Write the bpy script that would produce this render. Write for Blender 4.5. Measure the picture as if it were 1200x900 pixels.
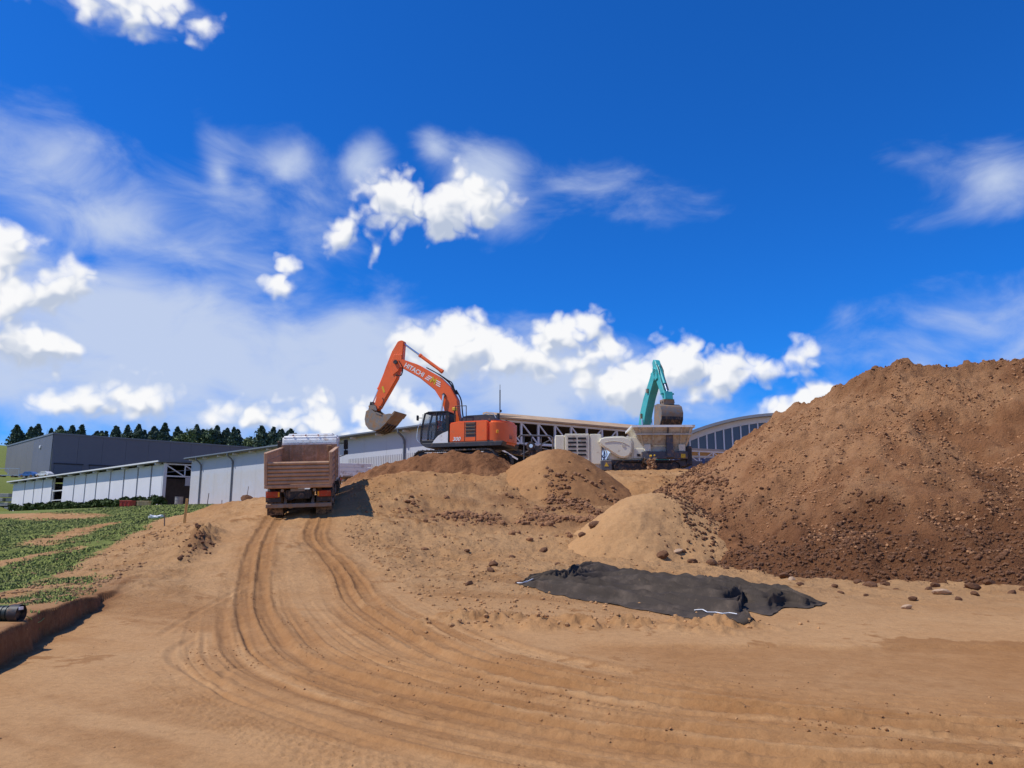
import bpy, bmesh, math, random
import numpy as np
from mathutils import Vector, Matrix, Euler

R = math.radians
random.seed(7)
rng = np.random.default_rng(7)
scene = bpy.context.scene
for o in list(bpy.data.objects):
    bpy.data.objects.remove(o)
col = scene.collection

# ------------------------------------------------------------------ camera
cam_data = bpy.data.cameras.new('camera')
cam_data.sensor_width = 36.0
cam_data.lens = 27.0
cam_data.clip_start = 0.05
cam_data.clip_end = 9000
cam = bpy.data.objects.new('camera', cam_data)
cam.location = (0, 0, 1.7)
cam.rotation_euler = (R(90 + 10.2), 0, 0)
col.objects.link(cam)
scene.camera = cam

# ------------------------------------------------------------------ view
scene.view_settings.view_transform = 'Standard'
scene.view_settings.look = 'None'
scene.view_settings.gamma = 1.0
scene.view_settings.use_curve_mapping = False
scene.view_settings.exposure = 0.0

# ------------------------------------------------------------------ sun and sky
SUN_EL = 56.0
SUN_AZ = -102.0            # degrees clockwise from +Y
sd = Vector((math.sin(R(SUN_AZ)) * math.cos(R(SUN_EL)), math.cos(R(SUN_AZ)) * math.cos(R(SUN_EL)), math.sin(R(SUN_EL))))
sun_data = bpy.data.lights.new('sun', 'SUN')
sun_data.energy = 4.2
sun_data.angle = R(0.53)
sun_data.color = (1.0, 0.955, 0.88)
sun = bpy.data.objects.new('sun', sun_data)
sun.rotation_euler = (-sd).to_track_quat('-Z', 'Y').to_euler()
sun.location = (-30, -20, 60)
col.objects.link(sun)

world = bpy.data.worlds.new('World')
scene.world = world
world.use_nodes = True


class NT:
    """small node-tree helper"""
    def __init__(s, nt):
        s.nt = nt

    def n(s, t, **k):
        x = s.nt.nodes.new(t)
        for a, b in k.items():
            setattr(x, a, b)
        return x

    def put(s, sock, v):
        if v is None:
            return
        if isinstance(v, bpy.types.NodeSocket):
            s.nt.links.new(v, sock)
        else:
            if hasattr(sock.default_value, '__len__'):
                if isinstance(v, (int, float)):
                    v = (v,) * len(sock.default_value)
                v = tuple(v)
                if len(sock.default_value) == 4 and len(v) == 3:
                    v = v + (1.0,)
            sock.default_value = v

    def m(s, op, a, b=None, c=None, clamp=False):
        x = s.n('ShaderNodeMath', operation=op, use_clamp=clamp)
        for i, v in enumerate((a, b, c)):
            s.put(x.inputs[i], v)
        return x.outputs[0]

    def v(s, op, a, b=None, c=None):
        x = s.n('ShaderNodeVectorMath', operation=op)
        for i, q in enumerate((a, b, c)):
            s.put(x.inputs[i], q)
        return x.outputs['Value'] if op in ('LENGTH', 'DOT_PRODUCT', 'DISTANCE') else x.outputs[0]

    def noise(s, vec, scale, detail=4, rough=0.55, dist=0.0):
        x = s.n('ShaderNodeTexNoise')
        s.put(x.inputs['Vector'], vec)
        x.inputs['Scale'].default_value = scale
        x.inputs['Detail'].default_value = detail
        x.inputs['Roughness'].default_value = rough
        x.inputs['Distortion'].default_value = dist
        return x.outputs['Fac'], x.outputs['Color']

    def ss(s, v, a, b, c=0.0, d=1.0):
        x = s.n('ShaderNodeMapRange', interpolation_type='SMOOTHSTEP')
        s.put(x.inputs[0], v)
        for i, q in enumerate((a, b, c, d)):
            s.put(x.inputs[1 + i], q)
        return x.outputs[0]

    def mix(s, f, a, b, blend='MIX'):
        x = s.n('ShaderNodeMix', data_type='RGBA', blend_type=blend)
        s.put(x.inputs[0], f)
        s.put(x.inputs[6], a)
        s.put(x.inputs[7], b)
        return x.outputs[2]

    def ramp(s, f, stops):
        x = s.n('ShaderNodeValToRGB')
        s.put(x.inputs[0], f)
        e = x.color_ramp.elements
        while len(e) < len(stops):
            e.new(0.5)
        for i, (p, c) in enumerate(stops):
            e[i].position = p
            e[i].color = tuple(c) + (1.0,)
        return x.outputs[0]


# clouds as (azimuth, elevation, half width, half height, weight) in degrees
CUMULUS = [(-6.2, 23.0, 3.6, 2.2, 1.0), (-3.4, 23.8, 3.6, 2.2, 1.0), (-8.6, 23.6, 1.8, 1.5, .8), (-12.7, 20.9, 2.0, 1.5, .8), (-17.8, 17.2, 1.2, .9, .7),
           (-34.0, 15.0, 3.2, 3.0, 1.0), (-35.0, 12.5, 4.0, 3.4, .9), (-31.4, 11.4, 2.6, 1.0, 1.0), (-28.8, 8.0, 3.8, 1.5, 1.0), (-26.4, 8.7, 2.6, 1.5, 1.0),
           (-4.8, 12.6, 3.8, 2.0, 1.0), (-1.0, 12.2, 4.6, 2.2, 1.0), (2.8, 12.4, 4.0, 2.2, 1.0), (4.4, 14.2, 2.6, 1.9, 1.0), (6.6, 12.4, 2.2, 1.3, .9),
           (9.2, 10.4, 3.4, 1.9, 1.0), (12.6, 11.6, 3.6, 2.6, 1.1), (15.2, 11.2, 3.2, 2.0, 1.0), (18.4, 10.8, 2.6, 1.5, .9),
           (-6.6, 8.2, 2.6, 1.4, .9), (-14.8, 7.3, 2.8, 1.4, .9), (-18.6, 6.9, 3.2, 1.1, .85), (-10.8, 6.6, 2.8, .9, .7), (20.6, 8.0, 2.2, .9, .9), (22.8, 8.8, 1.6, .8, .9),
           (-28.6, 33.2, 4.6, 1.5, .85), (-31.4, 32.4, 2.2, 1.2, .7), (40.0, 10.0, 3.5, 1.5, .9), (-42.0, 9.5, 2.6, 1.5, .9)]
VEILS = [(-27.0, 12.0, 20.0, 7.5, 1.15), (-12.0, 10.5, 20.0, 6.5, 1.05), (-31.0, 20.5, 12.0, 6.5, .55), (-19.0, 21.5, 9.0, 5.0, .45),
         (-1.5, 24.0, 7.0, 4.4, .75), (9.0, 23.5, 9.0, 2.6, .30), (33.5, 21.7, 7.0, 3.6, .62), (-29.0, 33.0, 7.0, 2.6, .5),
         (4.0, 10.5, 16.0, 4.0, 1.0), (31.0, 11.5, 13.0, 3.6, .55), (20.0, 7.0, 14.0, 3.0, .6), (-21.7, 24.0, 2.1, 3.2, .62), (-17.3, 24.6, 2.2, 3.4, .66), (-12.4, 25.2, 2.2, 3.2, .55), (-6.8, 26.5, 2.4, 2.8, .5),
         (0.0, 1.0, 60.0, 9.0, 1.0)]


def cloud_group(name, blobs):
    g = bpy.data.node_groups.new(name, 'ShaderNodeTree')
    g.interface.new_socket('Vector', in_out='INPUT', socket_type='NodeSocketVector')
    g.interface.new_socket('Field', in_out='OUTPUT', socket_type='NodeSocketFloat')
    t = NT(g)
    gi = t.n('NodeGroupInput')
    go = t.n('NodeGroupOutput')
    cur = None
    for (a, e, ra, re, w) in blobs:
        l = t.v('LENGTH', t.v('MULTIPLY_ADD', gi.outputs[0], (1 / ra, 1 / re, 0), (-a / ra, -e / re, 0)))
        f = t.m('MULTIPLY_ADD', l, -w, w)
        if cur is None:
            cur = f
        else:
            x = t.n('ShaderNodeMath', operation='SMOOTH_MAX')
            t.put(x.inputs[0], cur)
            t.put(x.inputs[1], f)
            x.inputs[2].default_value = 0.25
            cur = x.outputs[0]
    t.nt.links.new(cur, go.inputs[0])
    return g


def build_world():
    t = NT(world.node_tree)
    t.nt.nodes.clear()
    out = t.n('ShaderNodeOutputWorld')
    bg = t.n('ShaderNodeBackground')
    t.nt.links.new(bg.outputs[0], out.inputs[0])
    bg.inputs[1].default_value = 0.10
    sky = t.n('ShaderNodeTexSky', sky_type='NISHITA')
    sky.sun_disc = False
    sky.sun_elevation = R(SUN_EL)
    sky.sun_rotation = R(SUN_AZ)
    sky.altitude = 200
    sky.air_density = 1.0
    sky.dust_density = 0.2
    sky.ozone_density = 3.0
    # deep, polarised looking blue of the photograph
    skyc = t.mix(1.0, sky.outputs[0], (0.10, 0.68, 1.58), 'MULTIPLY')
    tc = t.n('ShaderNodeTexCoord').outputs['Generated']
    d = t.v('NORMALIZE', tc)
    sx = t.n('ShaderNodeSeparateXYZ')
    t.put(sx.inputs[0], d)
    az = t.m('DEGREES', t.m('ARCTAN2', sx.outputs[0], sx.outputs[1]))
    az = t.m('WRAP', az, 45.0, -45.0)
    el = t.m('DEGREES', t.m('ARCSINE', sx.outputs[2]))
    cx = t.n('ShaderNodeCombineXYZ')
    t.put(cx.inputs[0], az)
    t.put(cx.inputs[1], el)
    ae = cx.outputs[0]
    # warp for cauliflower edges
    n1, c1 = t.noise(d, 9.0, 1, 0.5)
    n2, c2 = t.noise(d, 26.0, 2, 0.6)
    w = t.v('ADD', t.v('MULTIPLY', t.v('SUBTRACT', c1, (.5, .5, .5)), (6.0, 3.0, 0)), t.v('MULTIPLY', t.v('SUBTRACT', c2, (.5, .5, .5)), (3.0, 2.2, 0)))
    aw = t.v('ADD', ae, w)
    gc = cloud_group('cumulus_field', CUMULUS)
    gv = cloud_group('veil_field', VEILS)

    def field(g, vec):
        x = t.n('ShaderNodeGroup', node_tree=g)
        t.put(x.inputs[0], vec)
        return x.outputs[0]
    f0 = field(gc, aw)

    def billow(vec):
        a, _ = t.noise(vec, 15.0, 0, 0.5)
        b, _ = t.noise(vec, 38.0, 1, 0.5)
        return t.m('ADD', t.m('MULTIPLY', t.m('ABSOLUTE', t.m('SUBTRACT', a, 0.5)), 3.0), t.m('MULTIPLY', t.m('ABSOLUTE', t.m('SUBTRACT', b, 0.5)), 1.7))
    dw = t.v('ADD', d, t.v('MULTIPLY', t.v('SUBTRACT', c2, (.5, .5, .5)), (.03, .03, .03)))
    nf, _ = t.noise(d, 42.0, 5, 0.6)
    bl = billow(dw)

    def density(f, b, n):
        q = t.m('MULTIPLY_ADD', t.m('SUBTRACT', b, 0.36), 0.95, f)
        return t.m('MULTIPLY_ADD', t.m('SUBTRACT', n, 0.46), 0.75, q)
    dens = density(f0, bl, nf)
    alpha = t.ss(dens, -0.03, 0.72)
    # lit tops against shaded bases: the field one step up and towards the sun
    f1 = field(gc, t.v('ADD', aw, (-0.6, 1.0, 0)))
    bl2 = billow(t.v('ADD', dw, (-0.006, 0.0, 0.013)))
    densu = density(f1, bl2, nf)
    shade = t.ss(t.m('SUBTRACT', dens, densu), -0.50, 0.40)
    ccol = t.mix(shade, (5.0, 5.7, 7.1), (9.7, 9.7, 9.75))
    # thin high veil
    n3, _ = t.noise(t.v('MULTIPLY', d, (1.0, 1.0, 1.9)), 9.0, 6, 0.56, 0.5)
    n4, c4 = t.noise(d, 5.0, 2, 0.5)
    av = t.v('ADD', ae, t.v('MULTIPLY', t.v('SUBTRACT', c4, (.5, .5, .5)), (10, 7, 0)))
    fv = field(gv, av)
    veil = t.ss(t.m('MULTIPLY_ADD', t.m('SUBTRACT', n3, 0.52), 1.1, fv), 0.0, 0.78)
    veil = t.m('MULTIPLY', veil, 0.92, clamp=True)
    c = t.mix(veil, skyc, (5.6, 6.5, 8.4))
    c = t.mix(t.m('MULTIPLY', alpha, 0.97), c, ccol)
    t.put(bg.inputs[0], c)


build_world()
world.cycles.sampling_method = 'MANUAL'
world.cycles.sample_map_resolution = 256

# ------------------------------------------------------------------ materials
DUST = (0.36, 0.21, 0.105)


def M(name, c, rough=0.6, metal=0.0, var=0.15, scale=2.0, dirt=0.0, dirtcol=DUST, bump=0.0, bscale=30.0, spec=0.4, low=None, stretch=(1, 1, 1)):
    """painted / built material: colour, slight variation, dust in patches, fine relief"""
    m = bpy.data.materials.new(name)
    m.use_nodes = True
    t = NT(m.node_tree)
    b = t.nt.nodes['Principled BSDF']
    tc = t.n('ShaderNodeTexCoord').outputs['Object']
    v = t.v('MULTIPLY', tc, stretch)
    n, _ = t.noise(v, scale, 5, 0.6)
    f = t.ss(n, 0.25, 0.75)
    base = t.mix(f, [max(0, q * (1 - var)) for q in c], [min(1, q * (1 + var)) for q in c])
    if dirt > 0:
        n2, _ = t.noise(tc, scale * 2.7, 7, 0.65)
        df = t.ss(n2, 0.62 - 0.42 * dirt, 0.80 - 0.2 * dirt)
        if low is not None:
            sz = t.n('ShaderNodeSeparateXYZ')
            t.put(sz.inputs[0], tc)
            df = t.m('MAXIMUM', df, t.m('MULTIPLY', t.ss(sz.outputs[2], low[1], low[0]), t.ss(n2, 0.25, 0.6)))
        base = t.mix(t.m('MULTIPLY', df, min(1, 0.45 + dirt)), base, dirtcol)
        t.put(b.inputs['Roughness'], t.m('MULTIPLY_ADD', df, 0.35, rough, clamp=True))
    else:
        b.inputs['Roughness'].default_value = rough
    t.put(b.inputs['Base Color'], base)
    b.inputs['Metallic'].default_value = metal
    b.inputs['Specular IOR Level'].default_value = spec
    if bump > 0:
        nb, _ = t.noise(tc, bscale, 5, 0.6)
        x = t.n('ShaderNodeBump')
        x.inputs['Strength'].default_value = bump
        x.inputs['Distance'].default_value = 0.02
        t.put(x.inputs['Height'], nb)
        t.put(b.inputs['Normal'], x.outputs[0])
    return m


def glass_mat(name, tint=(0.05, 0.065, 0.075), alpha=0.24):
    m = bpy.data.materials.new(name)
    m.use_nodes = True
    t = NT(m.node_tree)
    b = t.nt.nodes['Principled BSDF']
    b.inputs['Base Color'].default_value = tint + (1,)
    b.inputs['Roughness'].default_value = 0.06
    b.inputs['Alpha'].default_value = alpha
    return m


SAND = (0.410, 0.212, 0.084)
SAND_PALE = (0.470, 0.272, 0.124)
SAND_WET = (0.285, 0.134, 0.048)
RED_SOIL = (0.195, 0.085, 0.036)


def soil_material(name, base=SAND, pale=SAND_PALE, wet=SAND_WET, red=RED_SOIL, fine=1.0, grass=False):
    m = bpy.data.materials.new(name)
    m.use_nodes = True
    t = NT(m.node_tree)
    b = t.nt.nodes['Principled BSDF']
    pos = t.n('ShaderNodeNewGeometry').outputs['Position']

    def at(n):
        x = t.n('ShaderNodeAttribute', attribute_name=n)
        return x.outputs['Fac']
    n1, _ = t.noise(pos, 0.35, 6, 0.6)
    n2, _ = t.noise(pos, 2.2, 6, 0.65)
    n3, _ = t.noise(pos, 11.0, 7, 0.7)
    n4, _ = t.noise(pos, 60.0, 4, 0.7)
    c = t.mix(t.ss(n1, 0.3, 0.7), base, pale)
    c = t.mix(t.m('MULTIPLY', t.ss(n2, 0.42, 0.72), 0.35), c, wet)
    c = t.mix(t.m('MULTIPLY', at('pale'), 0.8), c, pale)
    c = t.mix(t.m('MULTIPLY', t.m('MULTIPLY', at('wet'), t.ss(n2, 0.15, 0.6, 0.6, 1.0)), 0.85), c, wet)
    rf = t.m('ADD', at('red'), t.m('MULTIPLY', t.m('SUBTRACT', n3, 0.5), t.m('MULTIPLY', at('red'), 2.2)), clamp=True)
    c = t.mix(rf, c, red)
    if grass:
        ng, _ = t.noise(pos, 1.1, 6, 0.7)
        gf = t.ss(t.m('ADD', at('grass'), t.m('MULTIPLY', t.m('SUBTRACT', ng, 0.5), 1.3)), 0.42, 0.72)
        gcol = t.mix(t.ss(n3, 0.3, 0.7), (0.13, 0.165, 0.035), (0.21, 0.23, 0.065))
        c = t.mix(gf, c, gcol)
    # grain: small dark and light speckle of the soil itself
    c = t.mix(1.0, c, t.ramp(n3, [(0.25, (0.80, 0.79, 0.78)), (0.5, (1, 1, 1)), (0.78, (1.13, 1.12, 1.10))]), 'MULTIPLY')
    c = t.mix(1.0, c, t.ramp(n4, [(0.3, (0.90, 0.89, 0.88)), (0.7, (1.07, 1.07, 1.06))]), 'MULTIPLY')
    t.put(b.inputs['Base Color'], c)
    b.inputs['Roughness'].default_value = 0.95
    b.inputs['Specular IOR Level'].default_value = 0.12
    h = t.m('ADD', t.m('ADD', t.m('MULTIPLY', n3, 0.085), t.m('MULTIPLY', n2, 0.10)), t.m('MULTIPLY', n4, 0.014))
    rough_amt = t.m('MULTIPLY', t.m('SUBTRACT', 1.0, t.m('MULTIPLY', at('smooth'), 0.68)), fine)
    x = t.n('ShaderNodeBump')
    x.inputs['Distance'].default_value = 1.0
    t.put(x.inputs['Strength'], t.m('MULTIPLY', rough_amt, 0.9))
    t.put(x.inputs['Height'], h)
    t.put(b.inputs['Normal'], x.outputs[0])
    return m


MAT = {}


# ------------------------------------------------------------------ numpy noise
def _h(ix, iy, s):
    n = (ix.astype(np.int64) * 374761393 + iy.astype(np.int64) * 668265263 + s * 1442695041) & 0xFFFFFFFF
    n = ((n ^ (n >> 13)) * 1274126177) & 0xFFFFFFFF
    n = n ^ (n >> 16)
    return (n & 0xFFFFFF).astype(np.float32) / np.float32(0xFFFFFF)


def vnoise(x, y, s=0):
    ix = np.floor(x)
    iy = np.floor(y)
    fx = (x - ix).astype(np.float32)
    fy = (y - iy).astype(np.float32)
    fx = fx * fx * fx * (fx * (fx * 6 - 15) + 10)
    fy = fy * fy * fy * (fy * (fy * 6 - 15) + 10)
    a = _h(ix, iy, s)
    b = _h(ix + 1, iy, s)
    c = _h(ix, iy + 1, s)
    d = _h(ix + 1, iy + 1, s)
    return (a + (b - a) * fx) * (1 - fy) + (c + (d - c) * fx) * fy - 0.5


def fbm(x, y, f, o=4, g=0.5, s=0):
    r = np.zeros(np.shape(x), np.float32)
    a = 1.0
    ca, sa = math.cos(0.7), math.sin(0.7)
    for i in range(o):
        r += a * vnoise(x * f + 17.3 * i, y * f - 9.1 * i, s + i)
        x, y = x * ca - y * sa, x * sa + y * ca
        f *= 2.03
        a *= g
    return r


def sst(v, a, b):
    t = np.clip((v - a) / (b - a), 0, 1)
    return t * t * (3 - 2 * t)


# ------------------------------------------------------------------ terrain
CTRL = [(0, 0, 0), (-5, 2, 0), (5, 2, 0), (0, 6, 0), (-4, 7, 0), (4, 7, 0), (9, 8, 0), (-12, 6, .2), (-12, 0, .2), (14, 3, 0), (-3, 12, 0), (1, 11, 0), (6, 12, .02), (12, 14, .02),
        (-5.45, 17.2, .12), (-7.0, 12.2, 0), (-6.4, 23, 1.0), (-8.4, 30, 1.92), (-8.6, 34, 2.5), (-9.4, 38, 3.05), (-9.5, 45, 3.6), (-10.5, 52, 3.75),
        (-11.9, 36, 2.75), (-13.8, 36, 2.45), (-12.2, 40, 2.9), (-10.8, 30, 1.85), (-9.5, 24, 1.0), (-14.7, 35, 1.75), (-17, 42, 2.1), (-9.0, 18, .35),
        (-11.2, 22, .46), (-9.7, 15, .05), (-14.6, 28, .86), (-19.6, 30, .8), (-30, 50, 1.3), (-52, 80, 1.8), (-41, 95, 2.95), (-20, 60, 2.6), (-30, 80, 3.0), (-22, 16, .25), (-16, 12, .1), (-30, 25, .4),
        (-0.7, 17, .2), (1, 22, .45), (-2.9, 22, .5), (-1.4, 31, 1.62), (-4.35, 25, .95), (-6.55, 31, 2.25), (-6.85, 33, 2.75), (-6.9, 35, 3.25), (-6.8, 37, 3.7), (-5.2, 28, 1.5), (3.7, 34, 2.1), (1.5, 35, 2.5), (-3.6, 33, 2.3), (-.4, 36, 2.95), (-5.6, 38.5, 4.15), (-5.5, 34, 2.9),
        (2.7, 27, .62), (3, 20, .18), (5, 25, .35), (6, 16, .1), (7, 22, .1), (5, 30, 1.3), (8, 30, .4), (12, 20, .08), (15, 18, .06), (25, 18, .1), (20, 28, .5), (28, 32, 1.5), (24, 42, 4), (40, 25, 1),
        (-6, 41, 4.25), (-3, 41, 4.45), (0, 40, 4.3), (3, 40, 3.6), (5, 40, 3.6), (8, 41, 3.9), (-3, 45, 4.62), (1, 45, 4.6), (6, 46, 4.7), (10, 46, 4.7), (14, 48, 4.7), (6, 52, 4.75), (11, 54, 4.75), (11, 60, 4.75), (-3, 55, 4.5), (0, 62, 4.3), (20, 60, 4.6), (35, 55, 4.5),
        (-7.5, 46, 4.1), (40, 80, 4.2), (10, 80, 4.2), (-20, 85, 3.6), (60, 50, 4), (50, 20, 1), (0, -15, 0), (-30, -15, 0), (30, -15, 0), (60, -10, .3), (-60, 20, .5), (-70, 60, 1.2)]
CT = np.array(CTRL, float)


def _phi(r2):
    return 0.5 * r2 * np.log(r2 + 1e-9)


def _solve():
    n = len(CT)
    d2 = ((CT[:, None, :2] - CT[None, :, :2]) ** 2).sum(-1)
    A = np.zeros((n + 3, n + 3))
    A[:n, :n] = _phi(d2) + np.eye(n) * .35
    A[:n, n] = 1
    A[:n, n + 1:] = CT[:, :2]
    A[n:, :n] = A[:n, n:].T
    bb = np.zeros(n + 3)
    bb[:n] = CT[:, 2]
    return np.linalg.solve(A, bb)


TW = _solve()


def far_h(x, y):
    q = x + y
    w = y - x
    return 3.9 * sst(q, -5, 60) + 9.0 * sst(w, 296, 314) + 17 * sst(w, 345, 480) + 12 * sst(y, 300, 900)


def tps(x, y):
    n = len(CT)
    z = TW[n] + TW[n + 1] * x + TW[n + 2] * y
    for i in range(n):
        z = z + TW[i] * _phi((x - CT[i, 0]) ** 2 + (y - CT[i, 1]) ** 2)
    return z


def catmull(pts, step=0.12):
    P = [np.array(p, float) for p in pts]
    P = [2 * P[0] - P[1]] + P + [2 * P[-1] - P[-2]]
    out = []
    for i in range(1, len(P) - 2):
        n = max(2, int(np.linalg.norm(P[i + 1] - P[i]) / step))
        for k in range(n):
            t = k / n
            out.append(0.5 * ((2 * P[i]) + (-P[i - 1] + P[i + 1]) * t + (2 * P[i - 1] - 5 * P[i] + 4 * P[i + 1] - P[i + 2]) * t * t + (-P[i - 1] + 3 * P[i] - 3 * P[i + 1] + P[i + 2]) * t ** 3))
    out.append(P[-2])
    return np.array(out)


def line_coords(x, y, C):
    """signed lateral distance (right positive) and arclength to a polyline"""
    s = np.concatenate([[0], np.cumsum(np.linalg.norm(np.diff(C, axis=0), axis=1))])
    T = np.gradient(C, axis=0)
    T /= np.linalg.norm(T, axis=1)[:, None]
    lat = np.full(x.shape, 99.0)
    arc = np.zeros(x.shape)
    lo = C.min(0) - 3.5
    hi = C.max(0) + 3.5
    idx = np.nonzero((x > lo[0]) & (x < hi[0]) & (y > lo[1]) & (y < hi[1]))[0]
    for k in range(0, len(idx), 20000):
        j = idx[k:k + 20000]
        d2 = (x[j, None] - C[None, :, 0]) ** 2 + (y[j, None] - C[None, :, 1]) ** 2
        i = d2.argmin(1)
        dx = x[j] - C[i, 0]
        dy = y[j] - C[i, 1]
        lat[j] = dx * T[i, 1] - dy * T[i, 0]
        arc[j] = s[i] + dx * T[i, 0] + dy * T[i, 1]
    return lat, arc


OUTER = catmull([(-10.3, 36), (-9.05, 29.5), (-7.7, 24), (-5.6, 17.2), (-3.75, 12.2), (-2.85, 10.2), (-1.95, 8.9), (-1.0, 7.9), (-.3, 7.25), (.55, 6.65), (1.3, 6.25), (2.5, 5.8), (5, 5.2), (10, 4.4)])[::-1]
INNER = catmull([(-8.6, 36), (-7.35, 29.8), (-6.3, 25), (-4.4, 20.5), (-2.7, 15.2), (-.93, 11), (0, 9.5), (.9, 8.6), (2.4, 7.6), (4.2, 6.75), (7, 6), (12, 5)])[::-1]
ARCS = [catmull([(-7.0, 20.0), (-7.9, 19.6), (-8.3, 17.8), (-8.2, 15.2), (-7.4, 13.0)]), catmull([(-6.2, 18.6), (-6.0, 15.5), (-5.6, 13.2), (-5.3, 11.9)]), catmull([(-3.0, 10.6), (-3.3, 9.4), (-2.9, 8.2), (-2.2, 7.5)]), catmull([(-4.9, 12.5), (-4.5, 10.6), (-3.6, 9.2), (-2.7, 8.4)])]
BANK = catmull([(-3.9, 2), (-5.0, 6), (-6.2, 9.8), (-7.1, 12.4), (-7.8, 14.6), (-8.35, 16.6), (-8.8, 18.4)])


def rut(lat, arc, off, w, depth, n, ribs=0.0):
    u = np.abs(lat - off) / (w / 2)
    p = -depth * (1 - sst(u, 0.75, 1.1))
    p += depth * 0.6 * np.exp(-((u - 1.3) / 0.24) ** 2) * (0.6 + 1.3 * np.clip(n, -.3, .5))
    if ribs:
        p += ribs * np.sin((arc + 0.35 * np.abs(lat - off)) * 2 * math.pi / 0.17) * (u < 0.9) * np.clip(.5 + 2 * vnoise(arc * .6, lat * .5, 77), 0, 1)
    return p


def ground_h(x, y, detail=True, attrs=None):
    x = np.asarray(x, float)
    y = np.asarray(y, float)
    r = np.hypot(x, y)
    wn = 1 - sst(r, 72, 108)
    z = far_h(x, y)
    k = wn > 0
    zz = np.zeros(x.shape)
    zz[k] = tps(x[k], y[k])
    z = np.where(k, z * (1 - wn) + zz * wn, z)
    # cut bank on the left
    lat, arc = line_coords(x, y, BANK)
    L = 18.0
    jag = fbm(x, y, 1.3, 2, .45, 91) * 0.20
    far_left = (lat > 90) & (x < -4) & (y < 22) & (y > -4)
    ht = 0.38 * (1 - sst(y, 13.0, 18.3)) * sst(y, -3, 3)
    side = np.where(lat < 90, sst(-(lat + jag), 0.0, 0.07), np.where(far_left, 1.0, 0.0))
    decay = 1 - sst(np.where(lat < 90, -lat, 3.5), .3, 3.5) * 0.55
    z = z + ht * side * decay
    # berm of dug earth left of the ramp
    z = z + 0.35 * np.exp(-((x + 9.35 + (y - 23) * 0.25) / 0.45) ** 2 - ((y - 24.2) / 2.2) ** 2) * (1 + 1.6 * fbm(x, y, 2.2, 4, .6, 95))
    if not detail:
        return z
    near = 1 - sst(r, 60, 140)
    on_left = sst(-x - 0.33 * y, 2.0, 5.0)
    lumps = fbm(x, y, 0.9, 4, .55, 3)
    fine = fbm(x, y, 4.5, 4, .6, 11)
    mid = sst(y, 14.0, 24.0)
    # smooth rolled sand plate on the right, in front of the sheet
    plate = sst(y + 0.10 * x + 0.5 * fbm(x, y, .6, 3, .5, 5), 7.4, 8.0) * (1 - sst(y + 0.06 * x + 0.35 * fbm(x, y, .8, 3, .5, 6), 11.3, 11.55)) * sst(x, 0.0, 3.0)
    lo, so = line_coords(x, y, OUTER)
    li, si = line_coords(x, y, INNER)
    road = np.maximum(1 - sst(np.abs(lo), 1.0, 1.8), 1 - sst(np.abs(li), .9, 1.7)) * sst(y, 1, 4)
    rolled = np.maximum(plate, road * .55)
    rolled = np.maximum(rolled, (1 - sst(y, 11, 20)) * .85 * (x < 30))
    amp = (0.035 + 0.13 * mid * (1 - on_left * .5)) * (1 - 0.85 * rolled)
    z = z + near * (lumps * amp * 1.2 + fine * (0.012 + 0.045 * mid) * (1 - 0.9 * rolled))
    z = z - 0.045 * plate
    # crumbly windrow between sheet and plate
    wr = np.exp(-((y + 0.16 * x - 13.2 - 0.4 * lumps) / 0.55) ** 2) * sst(x, -2.2, -.5) * (1 - sst(x, 3.2, 4.6))
    z = z + wr * (0.10 + 0.22 * np.clip(fbm(x, y, 3.3, 4, .6, 21), -.2, 1))
    # wind-up of tyre tracks
    nn = fbm(x, y, 7.0, 3, .6, 31)
    tz = np.zeros(x.shape)
    fade = sst(y, 1.0, 4.0)
    gone = 1 - .85 * sst(y, 12, 19)
    for off, w, dep, rb in ((-.18, .30, .038, .003), (.18, .30, .042, .003), (-.62, .20, .016, .003), (.62, .22, .022, .003), (-1.1, .2, .010, .004), (1.0, .2, .016, .003)):
        tz += rut(lo, so, off + .04 * np.sin(so * .23 + off * 3), w, dep, nn, rb) * (np.abs(lo) < 3) * (1 if abs(off) < .3 else gone)
    for off, w, dep, rb in ((-.18, .30, .042, .003), (.18, .30, .036, .003), (-.60, .22, .024, .003), (.58, .2, .018, .003), (.95, .2, .012, .003)):
        tz += rut(li, si, off + .04 * np.sin(si * .31 + off * 2), w, dep, nn, rb) * (np.abs(li) < 3) * (1 if abs(off) < .3 else gone)
    cw = .42 + .65 * (1 - sst(y, 8, 17))
    st_o = fbm(lo * 10.0, so * .22, 1.0, 4, .6, 35) * (1 - sst(np.abs(lo), cw, cw * 1.6)) * (np.abs(lo) < 3)
    st_i = fbm(li * 10.0, si * .22, 1.0, 4, .6, 37) * (1 - sst(np.abs(li), cw, cw * 1.6)) * (np.abs(li) < 3)
    tz += .030 * (st_o + st_i)
    z = z + tz * fade * (1 - sst(y, 36, 42))
    for A_ in ARCS:
        la, sa_ = line_coords(x, y, A_)
        Ls = float(np.linalg.norm(np.diff(A_, axis=0), axis=1).sum())
        mk = sst(sa_, 0, .8) * (1 - sst(sa_, Ls - .8, Ls)) * (np.abs(la) < 2)
        z = z + mk * (-.014 * np.exp(-(la / .05) ** 2) + .008 * np.exp(-((np.abs(la) - .11) / .04) ** 2))
    # ledge and tyre print lower middle
    prt = (1 - sst(np.abs(lo + 1.55), .22, .34)) * (y < 9) * (y > 2)
    z = z + prt * 0.006 * np.sign(np.sin(so * 2 * math.pi / .11)) * (np.sin(lo * 2 * math.pi / .13) > -.2)
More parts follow.
